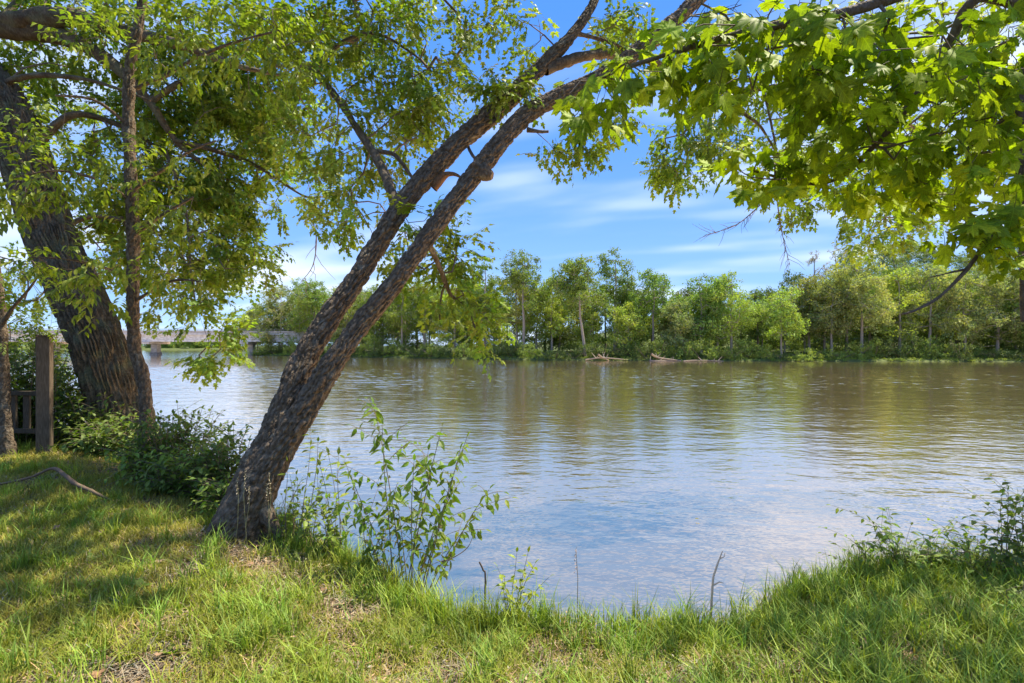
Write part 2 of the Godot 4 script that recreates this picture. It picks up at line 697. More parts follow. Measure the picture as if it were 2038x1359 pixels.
func twig_shape(sk: Dictionary, thin: float, power: float, most: float, col: Color) -> Shape:
	var s := Shape.new()
	var pos: PackedVector3Array = sk.pos
	var par: PackedInt32Array = sk.par
	var load_ := PackedFloat32Array()
	load_.resize(pos.size())
	load_.fill(0.0)
	for k in range(pos.size() - 1, sk.first - 1, -1):
		load_[k] += 1.0
		if par[k] >= sk.first:
			load_[par[k]] += load_[k]
	for k in range(sk.first, pos.size()):
		var r1 := minf(most, thin * pow(load_[k], power))
		var r0 := r1
		if par[k] >= sk.first:
			r0 = minf(most, thin * pow(load_[par[k]], power))
			r0 = minf(r0, r1 * 1.6)
		else:
			r0 = minf(most, r1 * 1.15)
		s.tube([pos[par[k]], pos[k]], [r0, r1], 5 if r1 > 0.008 else 3, col, null, null, false)
	return s


func in_blobs(blobs: Array) -> Array:
	var out := []
	for b in blobs:
		for k in b[6]:
			var w := rng.randf() * TAU
			var r := pow(rng.randf(), 0.55)
			out.append(spot(b[0] + cos(w) * r * b[2], b[1] + sin(w) * r * b[3], b[4] + rnd(-1.0, 1.0) * b[5]))
	return out


func sprigs_at(tips: Array, per: int, droop: float, spread: float, scale_: float) -> Array:
	var out := []
	for t in tips:
		for k in per:
			var z: Vector3 = (t[1] * 0.8 + rdir() * spread + Vector3(0, -droop, 0)).normalized()
			var up := (Vector3.UP + rdir() * 0.35).normalized()
			var b := facing(z, up).scaled(Vector3.ONE * scale_ * rnd(0.75, 1.15))
			out.append(Transform3D(b, t[0] + rdir() * 0.08 * scale_))
	return out


func dress(root: Node3D, kind: String, places: Array, m: Material, col: Color, amount: float) -> void:
	var set_: Array = sprig_set[kind]
	for v in set_.size():
		var mine := []
		var tints := []
		for k in range(v, places.size(), set_.size()):
			mine.append(places[k])
			tints.append(vary(col, amount))
		if mine.size():
			scatter(root, "crown", set_[v], m, mine, tints)


# ---------------------------------------------------------------- bark relief
func ridged(p: Vector3, along: float, w: float, r: float) -> float:
	var sway := bark_noise.get_noise_2d(along * 9.0, w * 6.0) * 0.07
	var q := Vector3(cos(w + sway) * 8.0, along * 1.9, sin(w + sway) * 8.0)
	var e := plate_noise.get_noise_3dv(q) + 1.0
	var b := bark_noise.get_noise_3d(p.x * 130.0, p.y * 60.0, p.z * 130.0)
	var lump := bark_noise.get_noise_3d(p.x * 12.0, p.y * 6.0, p.z * 12.0)
	return (smoothstep(0.0, 0.45, e) * 0.06 + cell_noise.get_noise_3dv(q) * 0.008 + b * 0.012 + lump * 0.03) * clampf(r / 0.3, 0.1, 1.0) - 0.02


func plated(p: Vector3, along: float, w: float, r: float) -> float:
	var q := Vector3(cos(w) * r * 26.0, along * 6.0, sin(w) * r * 26.0)
	q += Vector3(bark_noise.get_noise_3dv(p * 60.0), bark_noise.get_noise_3dv(p * 60.0 + Vector3(9, 9, 9)), 0.0) * 0.5
	var e := plate_noise.get_noise_3dv(q) + 1.0
	var b := bark_noise.get_noise_3dv(p * 150.0)
	var lump := bark_noise.get_noise_3d(p.x * 16.0, p.y * 12.0, p.z * 16.0)
	return (smoothstep(0.0, 0.32, e) * 0.019 + cell_noise.get_noise_3dv(q) * 0.008 + b * 0.006 + lump * 0.012 - 0.008) * clampf(r / 0.1, 0.1, 1.2)


func plate_tint(p: Vector3, _along: float) -> Color:
	var a := patch_noise.get_noise_3dv(p * 190.0)
	var g := patch_noise.get_noise_3dv(p * 60.0 + Vector3(50, 0, 0))
	var c := Color(0.09, 0.068, 0.046).lerp(Color(0.19, 0.152, 0.11), clampf(0.5 + a * 1.3, 0, 1))
	return c.lerp(Color(0.24, 0.225, 0.175), smoothstep(0.28, 0.5, g + a * 0.4) * 0.5)


func ridge_tint(p: Vector3, _along: float) -> Color:
	var a := patch_noise.get_noise_3d(p.x * 150.0, p.y * 50.0, p.z * 150.0)
	var g := patch_noise.get_noise_3dv(p * 30.0 + Vector3(90, 0, 0))
	var c := Color(0.09, 0.068, 0.043).lerp(Color(0.18, 0.148, 0.1), clampf(0.5 + a * 1.3, 0, 1))
	return c.lerp(Color(0.17, 0.185, 0.11), smoothstep(0.05, 0.4, g) * 0.6)


func limb(root: Node3D, called: String, ctrl: Array, step: float, sides: int, bump: Callable, tint: Callable, sk = null, every := 1) -> void:
	var p := path(ctrl, step)
	var s := Shape.new()
	s.tube(p[0], p[1], sides, Color(0.22, 0.17, 0.12), bump, tint)
	part(root, called, s, M.bark)
	if sk != null:
		add_limb_nodes(sk, p[0], every)


# ---------------------------------------------------------------- sky
func make_sky() -> Sky:
	var w := 2048
	var h := 1024
	var im := Image.create(w, h, false, Image.FORMAT_RGB8)
	var streak := FastNoiseLite.new()
	streak.seed = 5
	streak.noise_type = FastNoiseLite.TYPE_SIMPLEX_SMOOTH
	streak.fractal_octaves = 5
	streak.fractal_gain = 0.45
	streak.frequency = 1.0
	streak.domain_warp_enabled = false
	var field := FastNoiseLite.new()
	field.seed = 9
	field.frequency = 1.0
	field.fractal_octaves = 3
	var zenith := Color(0.04, 0.21, 0.7)
	var low := Color(0.29, 0.54, 0.92)
	var white := Color(0.8, 0.88, 1.0)
	for y in h / 2:
		var up := (0.5 - (y + 0.5) / h) * PI
		var sy := sin(up)
		var f := pow(1.0 - sy, 3.2)
		var clear := zenith.lerp(low, f)
		clear = clear.lerp(Color(0.6, 0.77, 0.97), pow(1.0 - sy, 14.0) * 0.5)
		for x in w:
			var a := ((x + 0.5) / w - 0.5) * TAU
			# the place where that line of sight meets the cloud layer
			var reach := cos(up) / (sy + 0.12)
			var p := Vector2(sin(a), -cos(a)) * reach
			var along := p.x * 0.94 + p.y * 0.34
			var across := -p.x * 0.34 + p.y * 0.94
			var n := streak.get_noise_2d(along * 0.55 + 3.0, across * 2.0)
			var g := field.get_noise_2d(along * 0.35 + 8.0, across * 0.5 + 2.0)
			var cover := 0.03 + smoothstep(-0.34, 0.85, n * 0.7 + g * 0.9) * 0.75
			im.set_pixel(x, y, clear.lerp(white, cover).linear_to_srgb())
	var below := Color(0.2, 0.22, 0.16).linear_to_srgb()
	im.fill_rect(Rect2i(0, h / 2, w, h / 2), below)
	var mat := PanoramaSkyMaterial.new()
	mat.panorama = ImageTexture.create_from_image(im)
	var sky := Sky.new()
	sky.sky_material = mat
	return sky


func _ready() -> void:
	soil_noise.seed = 4
	soil_noise.frequency = 0.1
	bark_noise.seed = 6
	bark_noise.frequency = 0.1
	bark_noise.fractal_octaves = 3
	plate_noise.seed = 7
	plate_noise.noise_type = FastNoiseLite.TYPE_CELLULAR
	plate_noise.cellular_return_type = FastNoiseLite.RETURN_DISTANCE2_SUB
	plate_noise.frequency = 1.0
	plate_noise.fractal_type = FastNoiseLite.FRACTAL_NONE
	cell_noise.seed = 7
	cell_noise.noise_type = FastNoiseLite.TYPE_CELLULAR
	cell_noise.cellular_return_type = FastNoiseLite.RETURN_CELL_VALUE
	cell_noise.frequency = 1.0
	cell_noise.fractal_type = FastNoiseLite.FRACTAL_NONE
	patch_noise.seed = 8
	patch_noise.frequency = 0.1
	patch_noise.fractal_octaves = 3

	# camera, sky, sun, exposure
	var cam := Camera3D.new()
	cam.name = "camera"
	add_child(cam)
	cam.position = EYE
	var near := 0.05
	cam.set_frustum(2.0 * near * 679.5 / FOCAL, Vector2(0, near * (HORIZON - 679.5) / FOCAL), near, 2500.0)
	cam.current = true
	var env := Environment.new()
	env.background_mode = Environment.BG_SKY
	env.sky = make_sky()
	env.background_energy_multiplier = 0.66
	env.tonemap_mode = Environment.TONE_MAPPER_LINEAR
	env.tonemap_exposure = 2.3
	env.sdfgi_enabled = true
	env.ssao_enabled = true
	env.ssil_enabled = true
	var around := WorldEnvironment.new()
	around.name = "surroundings"
	around.environment = env
	add_child(around)
	var sun := DirectionalLight3D.new()
	sun.name = "sun"
	sun.light_energy = 1.6
	sun.light_color = Color(1.0, 0.95, 0.86)
	sun.light_angular_distance = 0.5
	sun.shadow_enabled = true
	add_child(sun)
	sun.look_at_from_position(TO_SUN * 50.0, Vector3.ZERO)

	make_materials()
	make_leaf_sets()
	build_land()
	build_bridge()
	build_far_trees()
	build_leaning_tree()
	build_big_tree()
	build_slim_tree()
	build_fence()
	build_maple()
	build_shrubs()
	build_grass()
	build_turf_weeds()
	build_small_things()


# ---------------------------------------------------------------- ground and water
func build_land() -> void:
	var g := sheet(both_ways(-9.0, 6.0, 0.07, -400.0, 400.0, 1.12), both_ways(-9.0, 0.5, 0.07, -150.0, 400.0, 1.12), bank_height)
	tag(part(self, "ground", g, M.soil), "brown littered earth of the near river bank", "", "", "structure")
	var f := sheet(both_ways(-90.0, 110.0, 1.2, -900.0, 900.0, 1.15), both_ways(-150.0, -66.0, 1.2, -1500.0, -50.0, 1.15), far_height)
	tag(part(self, "opposite_bank", f, M.far_soil), "low green bank across the river rising to a hill", "", "", "structure")
	var wave := FastNoiseLite.new()
	wave.seed = 77
	wave.frequency = 1.0
	wave.fractal_octaves = 3
	var tall := func(x: float, z: float) -> float:
		var out := smoothstep(19.0, 34.0, -z) * (1.0 - 0.9 * smoothstep(50.0, 62.0, -z))
		var q := wave.get_noise_2d(x * 0.32 + z * 0.1, z * 0.85) * lerpf(0.0075, 0.02, out)
		q += wave.get_noise_2d(x * 0.7 + z * 0.2 + 15.0, z * 1.7) * 0.018 * out
		q += wave.get_noise_2d(x * 1.1 + 40.0 + z * 0.3, z * 2.4) * lerpf(0.0045, 0.014, out)
		return q
	var w := sheet(both_ways(-30.0, 30.0, 0.25, -900.0, 900.0, 1.02), both_ways(-64.0, -3.0, 0.12, -330.0, 40.0, 1.04), tall)
	tag(part(self, "river", w, M.water), "silty grey river with light ripples", "", "", "structure")


# ---------------------------------------------------------------- bridge far down the river
func build_bridge() -> void:
	var a := Vector3(-134, 0, -122.5)
	var b := Vector3(-40, 0, -129.5)
	var dir := (b - a).normalized()
	var basis := Basis(dir, Vector3.UP, dir.cross(Vector3.UP))
	var root := thing("road_bridge", Vector3(-87.6, 0, -126), "pale concrete road bridge on square piers crossing the river far off", "bridge")
	var mid := (a + b) / 2
	var span := a.distance_to(b)
	var grey := Color(0.66, 0.7, 0.74)
	var s := Shape.new()
	s.box(mid + Vector3(0, 5.1, 0), Vector3(span, 0.35, 9.0), basis, grey)
	part(root, "deck", s, M.concrete)
	for k in 4:
		s = Shape.new()
		s.box(mid + Vector3(0, 4.1, 0) + basis.z * (-3.6 + k * 2.4), Vector3(span, 1.64, 0.5), basis, Color(0.7, 0.74, 0.78))
		part(root, "girder", s, M.concrete)
	for k in [-1, 1]:
		s = Shape.new()
		s.box(mid + Vector3(0, 5.28 + 0.32, 0) + basis.z * 4.35 * k, Vector3(span, 0.62, 0.25), basis, Color(0.5, 0.5, 0.48))
		part(root, "parapet", s, M.concrete)
		s = Shape.new()
		s.box(mid + Vector3(0, 6.28, 0) + basis.z * 4.35 * k, Vector3(span, 0.09, 0.09), basis, Color(0.3, 0.3, 0.3))
		for j in 46:
			s.box(a + dir * (1.0 + j * 2.04) + Vector3(0, 6.07, 0) + basis.z * 4.35 * k, Vector3(0.08, 0.36, 0.08), basis, Color(0.3, 0.3, 0.3))
		part(root, "railing", s, M.concrete)
	for e in [-134.0, -111.0, -87.6, -65.0]:
		var p: Vector3 = a + dir * ((e - a.x) / dir.x)
		s = Shape.new()
		s.box(p + Vector3(0, 3.0, 0), Vector3(2.0, 0.56, 8.6), basis, Color(0.6, 0.6, 0.58))
		part(root, "pier_cap", s, M.concrete)
		s = Shape.new()
		s.box(p + Vector3(0, 0.9, 0), Vector3(1.5, 3.64, 1.7), basis, Color(0.5, 0.5, 0.48))
		s.box(p + Vector3(0, -0.3, 0), Vector3(1.9, 2.0, 2.1), basis, Color(0.36, 0.35, 0.34))
		part(root, "pier", s, M.concrete)


# ---------------------------------------------------------------- woods on the other bank
const TREE_KINDS := {
	"round": ["broad_tree", "full rounded mid green tree lining the opposite bank", "tree", Color(0.22, 0.335, 0.07)],
	"bright": ["broad_tree", "fresh yellow green leafy tree lining the opposite bank", "tree", Color(0.33, 0.45, 0.09)],
	"willow": ["willow_tree", "pale olive feathery willow tree lining the opposite bank", "tree", Color(0.34, 0.4, 0.14)],
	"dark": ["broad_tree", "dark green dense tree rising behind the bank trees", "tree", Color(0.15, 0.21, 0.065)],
	"tall": ["cottonwood_tree", "tall open crowned tree standing above its neighbours on the opposite bank", "tree", Color(0.21, 0.31, 0.07)],
	"sparse": ["budding_tree", "thin brownish half leafed tree on the wooded hill", "tree", Color(0.34, 0.29, 0.17)],
	"hill": ["hill_tree", "grey green tree on the wooded hill behind the bank", "tree", Color(0.25, 0.33, 0.125)],
}


func far_tree(kind: String, at: Vector3, height: float, half: float, low: float, lean := 0.0, label := "") -> void:
	var k: Array = TREE_KINDS[kind]
	var root := thing(k[0], at, label if label else k[1], k[2], "trees across the river")
	var top := at + Vector3(lean * height, height, 0)
	var p := []
	var r := []
	var trunk := clampf(height * 0.016, 0.08, 0.3)
	for j in 7:
		var f := j / 6.0
		p.append(at.lerp(top, f * 0.88) + Vector3(rnd(-0.3, 0.3), 0, rnd(-0.3, 0.3)) * f - Vector3(0, 0.3, 0) * (1.0 - f))
		r.append(lerpf(trunk * 1.1, trunk * 0.2, f))
	var sp := spline(p, r, 0.7)
	var s := Shape.new()
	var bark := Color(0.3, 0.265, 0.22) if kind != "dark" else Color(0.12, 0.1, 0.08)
	s.tube(sp[0], sp[1], 8, bark)
	part(root, "trunk", s, M.twig)
	var sk := new_skeleton()
	add_limb_nodes(sk, sp[0].slice(int(sp[0].size() * low * 0.7)), 1)
	var lobes := []
	var count := 9 if kind == "sparse" else int(11 + half)
	for j in count:
		var f := lerpf(low, 0.93, (j + rng.randf()) / count)
		var wide := half * (1.0 - pow(absf(f - 0.5) / 0.6, 2.4)) if kind != "tall" else half * (1.0 - pow(absf(f - 0.68) / 0.5, 2.0))
		wide = maxf(wide, half * 0.25)
		var w := rng.randf() * TAU
		var out := wide * rnd(0.25, 0.72)
		var c := at + Vector3(cos(w) * out + lean * height * f, height * f, sin(w) * out)
		lobes.append([c, maxf(wide * rnd(0.34, 0.55), 0.8)])
	lobes.append([top - Vector3(0, half * 0.25, 0), half * 0.3])
	var goals := []
	for l in lobes:
		var dens := 5.0 if kind == "sparse" else 6.0
		var m := int(clampf(l[1] * l[1] * dens, 8, 27))
		for j in m:
			var q: Vector3 = l[0] + rdir() * l[1] * pow(rng.randf(), 0.3) * Vector3(1, 0.8, 1)
			q.y = maxf(q.y, at.y + 0.5)
			goals.append(q)
	var tips := grow(sk, goals, 1.6, 0.12, 0.03)
	part(root, "branch", twig_shape(sk, 0.018, 0.42, trunk * 0.6, bark), M.twig, "stuff")
	var places := []
	for t in tips:
		var size := rnd(0.6, 1.2) * (0.55 if kind == "sparse" else 1.0) * (1.0 if at.z > -200.0 else 1.7)
		places.append(Transform3D(facing(rdir(), Vector3.UP).scaled(Vector3.ONE * size), t[0]))
	var hue := vary(k[3], 0.16)
	for v in 4:
		var mine := []
		var tints := []
		for j in range(v, places.size(), 4):
			mine.append(places[j])
			tints.append(vary(hue, 0.24))
		scatter(root, "crown", sprig_set.clump[v], M.far_leaf, mine, tints)


func far_bush(at: Vector3, wide: float, tall: float, col: Color, label: String) -> void:
	var root := thing("bank_bush", at, label, "bush", "bushes along the opposite waterline")
	var s := Shape.new()
	var goals := []
	for j in 5:
		var w := rng.randf() * TAU
		var tip := at + Vector3(cos(w) * wide * 0.5, tall * rnd(0.5, 0.85), sin(w) * wide * 0.4)
		s.tube([at + Vector3(0, -0.2, 0), at.lerp(tip, 0.5) + rdir() * 0.1, tip], [0.05, 0.035, 0.015], 5, Color(0.16, 0.13, 0.1))
	part(root, "stem", s, M.twig)
	var places := []
	var count := int(clampf(wide * tall * 4.0, 12, 90))
	for j in count:
		var d := rdir()
		d.y = absf(d.y)
		var q := at + Vector3(d.x * wide * 0.5, d.y * tall * 0.9 + 0.2, d.z * wide * 0.4) * pow(rng.randf(), 0.35)
		places.append(Transform3D(facing(rdir(), Vector3.UP).scaled(Vector3.ONE * rnd(0.5, 0.85)), q))
	for v in 4:
		var mine := []
		var tints := []
		for j in range(v, places.size(), 4):
			mine.append(places[j])
			tints.append(vary(col, 0.18))
		scatter(root, "foliage", sprig_set.clump[v], M.far_leaf, mine, tints)


# where that column of the picture meets the far bank, so many metres behind the waterline
func across(px: float, behind: float) -> Vector3:
	var k := (px - 1019.0) / FOCAL
	var d := 60.0
	while d < 320.0 and shore(FAR_SHORE, k * d) < -d:
		d += 0.5
	d += behind
	return Vector3(k * d, far_height(k * d, -d), -d)


func build_far_trees() -> void:
	rng.seed = 301
	# picture column, top row, metres behind the waterline, half width in picture px, kind, how low leaves hang, lean, own label
	var rows := [
		[505, 610, 5, 32, "willow", 0.08], [560, 572, 7, 58, "willow", 0.08], [625, 562, 9, 60, "round", 0.12], [690, 572, 6, 52, "willow", 0.1], [745, 575, 8, 46, "round", 0.1],
		[800, 560, 6, 44, "round", 0.2], [845, 556, 9, 44, "bright", 0.15], [905, 535, 7, 48, "bright", 0.12], [965, 518, 8, 46, "round", 0.2],
		[1042, 503, 5, 50, "tall", 0.3, 0.0, "tall dark trunked tree with a broad airy crown on the opposite bank"],
		[1098, 560, 9, 34, "bright", 0.15],
		[1165, 522, 2.5, 62, "tall", 0.42, -0.12, "slanting pale trunked tree with an open crown over the driftwood"],
		[1180, 590, 8, 42, "bright", 0.1], [1224, 500, 10, 40, "tall", 0.35, 0.0, "slender dark tree with a tufted top rising above the bank trees"],
		[1250, 610, 5, 44, "bright", 0.1], [1300, 540, 7, 52, "round", 0.3], [1345, 600, 4, 40, "willow", 0.08],
		[1395, 552, 6, 52, "round", 0.12], [1455, 548, 5, 58, "bright", 0.1], [1508, 582, 9, 34, "dark", 0.2],
		[1555, 578, 3.5, 46, "bright", 0.14, 0.0, "young bright green tree standing alone at the water's edge"], [1610, 548, 9, 50, "willow", 0.15], [1655, 560, 6, 46, "willow", 0.12],
		[1715, 520, 5, 74, "willow", 0.2, 0.0, "spreading willow with dark forked limbs on the opposite bank"], [1790, 540, 7, 60, "bright", 0.1], [1850, 530, 6, 60, "willow", 0.12],
		[1920, 545, 6, 56, "willow", 0.1], [1985, 530, 7, 60, "willow", 0.12], [2060, 540, 6, 60, "round", 0.1], [2140, 530, 8, 64, "round", 0.1], [2240, 520, 8, 70, "willow", 0.1], [2360, 530, 8, 76, "round", 0.1],
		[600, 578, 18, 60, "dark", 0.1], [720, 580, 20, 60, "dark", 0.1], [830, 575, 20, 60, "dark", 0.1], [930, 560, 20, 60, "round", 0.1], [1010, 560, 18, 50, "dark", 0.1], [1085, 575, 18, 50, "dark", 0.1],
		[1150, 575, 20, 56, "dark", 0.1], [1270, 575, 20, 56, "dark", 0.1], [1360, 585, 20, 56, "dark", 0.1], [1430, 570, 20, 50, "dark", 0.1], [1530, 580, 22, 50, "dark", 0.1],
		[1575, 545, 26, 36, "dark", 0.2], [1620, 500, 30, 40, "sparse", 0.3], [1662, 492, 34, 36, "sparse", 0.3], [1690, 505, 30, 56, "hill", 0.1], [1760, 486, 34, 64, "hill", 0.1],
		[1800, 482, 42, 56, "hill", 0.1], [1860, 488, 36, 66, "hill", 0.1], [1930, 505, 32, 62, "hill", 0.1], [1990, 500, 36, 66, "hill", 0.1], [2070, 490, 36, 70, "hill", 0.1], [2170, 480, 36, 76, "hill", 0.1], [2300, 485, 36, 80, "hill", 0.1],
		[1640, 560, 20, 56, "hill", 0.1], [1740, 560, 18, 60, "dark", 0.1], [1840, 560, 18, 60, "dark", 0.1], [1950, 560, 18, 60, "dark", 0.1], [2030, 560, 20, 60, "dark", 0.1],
	]
	for t in rows:
		var at := across(t[0], t[2])
		var d := -at.z
		var height: float = (HORIZON - t[1] + 6.0) / FOCAL * d + EYE.y - at.y
		var lean: float = t[6] if t.size() > 6 else 0.0
		far_tree(t[4], at, height, t[3] * 1.08 / FOCAL * d, t[5] + (0.14 if t[2] < 12 and rng.randf() < 0.7 else 0.0), lean, t[7] if t.size() > 7 else "")
	# the trees between, a few metres further in
	var skyline := [[490, 605], [560, 575], [640, 572], [760, 572], [860, 560], [960, 538], [1040, 535], [1130, 545], [1220, 548], [1300, 556], [1345, 590], [1400, 562], [1480, 560], [1520, 590], [1600, 560], [1660, 530], [1760, 515], [1900, 520], [2100, 515], [2450, 515]]
	var step_px := 512.0
	var mixed := ["round", "bright", "round", "willow", "bright", "tall"]
	while step_px < 2420.0:
		var top := -shore(skyline.map(func(e): return [e[0], -e[1]]), step_px) + rnd(2, 22)
		var at := across(step_px, rnd(9.0, 15.0))
		var d := -at.z
		far_tree(mixed[rng.randi() % 6], at, (HORIZON - top) / FOCAL * d + EYE.y - at.y, rnd(38, 56) / FOCAL * d, rnd(0.1, 0.34), rnd(-0.05, 0.05), "slim trunked leafy tree in the second row of the opposite wood")
		step_px += rnd(34, 50)
	# woods beyond the bridge
	for t in [[20, 655, 30], [75, 662, 24], [120, 668, 26], [165, 660, 28], [215, 664, 26], [262, 670, 26], [310, 672, 24], [350, 668, 28], [392, 672, 24], [430, 664, 30], [470, 650, 30]]:
		var k: float = (t[0] - 1019.0) / FOCAL
		var d := 275.0 + rnd(0, 20)
		var at := Vector3(k * d, 1.0, -d)
		far_tree("round", at, (HORIZON - t[1]) / FOCAL * d + 1.3, t[2] / FOCAL * d, 0.06, 0.0, "small hazy green tree on the river bend beyond the bridge")
	# waterline bushes
	var px := 488.0
	while px < 2420.0:
		var at := across(px, rnd(0.8, 3.0))
		var d := -at.z
		var px_wide := rnd(36, 64)
		var px_tall := rnd(18, 50)
		var gap: bool = (px > 1060 and px < 1140) or (px > 1540 and px < 1600) or px > 1960
		if gap:
			px_tall *= 0.35
		var pale := rng.randf() < 0.5
		var col := Color(0.26, 0.36, 0.085) if pale else Color(0.14, 0.2, 0.065)
		far_bush(at, px_wide / FOCAL * d, px_tall / FOCAL * d, col, "light green bush at the opposite waterline" if pale else "dark green bush at the opposite waterline")
		px += px_wide * rnd(0.45, 0.7)
	# understory closing the gaps between the trunks
	px = 500.0
	while px < 2420.0:
		var at := across(px, rnd(10.0, 16.0))
		var d := -at.z
		far_bush(at, rnd(60, 90) / FOCAL * d, rnd(32, 52) / FOCAL * d, Color(0.22, 0.31, 0.075), "tall leafy thicket between the trunks of the opposite wood")
		px += rnd(40, 56)
	# grass strip over there
	var places := []
	var tints := []
	for k in 2600:
		var x := rnd(-66, 110)
		var z := shore(FAR_SHORE, x) - pow(rng.randf(), 1.5) * 9.0 - 0.2
		places.append(Transform3D(facing(rdir(), Vector3.UP).scaled(Vector3(0.45, 0.3, 0.45)), Vector3(x, far_height(x, z) + 0.1, z)))
		tints.append(vary(Color(0.3, 0.4, 0.07), 0.25))
	var g := scatter(self, "bank_grass", sprig_set.clump[0], M.far_leaf, places, tints)
	tag(g, "bright green grass and weeds on the low opposite bank", "grass", "", "stuff")
	# driftwood
	var logs := [
		[[1165, 716], [1200, 712], [1262, 718], 0.12, "pale bleached log lying at the opposite waterline below the slanting tree"],
		[[1190, 705], [1200, 712], [1212, 720], 0.16, "short pale driftwood root sticking up from the bleached log"],
		[[1296, 704], [1312, 712], [1356, 721], 0.17, "grey fallen trunk sloping down into the water across the river"],
		[[1292, 718], [1320, 719], [1345, 722], 0.15, "thin grey log afloat beside the grey fallen trunk"],
		[[1360, 721], [1390, 717], [1440, 723], 0.1, "brown branchy log lying along the opposite waterline"],
	]
	for l in logs:
		var d := -across(l[1][0], 0).z - 1.2
		var p := []
		for k in 3:
			var q := spot(l[k][0], l[k][1], d + (k - 1) * 0.5)
			q.y = maxf(q.y, 0.02)
			p.append(q)
		var root := thing("driftwood_log", p[1], l[4], "log")
		var s := Shape.new()
		var sp := spline(p, [l[3], l[3] * 0.85, l[3] * 0.5], 0.3)
		s.tube(sp[0], sp[1], 8, Color(0.24, 0.2, 0.155))
		part(root, "stem", s, M.twig)
		for k in 3:
			s = Shape.new()
			var b: Vector3 = sp[0][int(sp[0].size() * rnd(0.1, 0.8))]
			s.tube([b, b + Vector3(rnd(-0.8, 0.8), rnd(0.3, 1.0), rnd(-0.3, 0.3))], [0.07, 0.02], 5, Color(0.4, 0.35, 0.28))
			part(root, "broken_branch", s, M.twig)


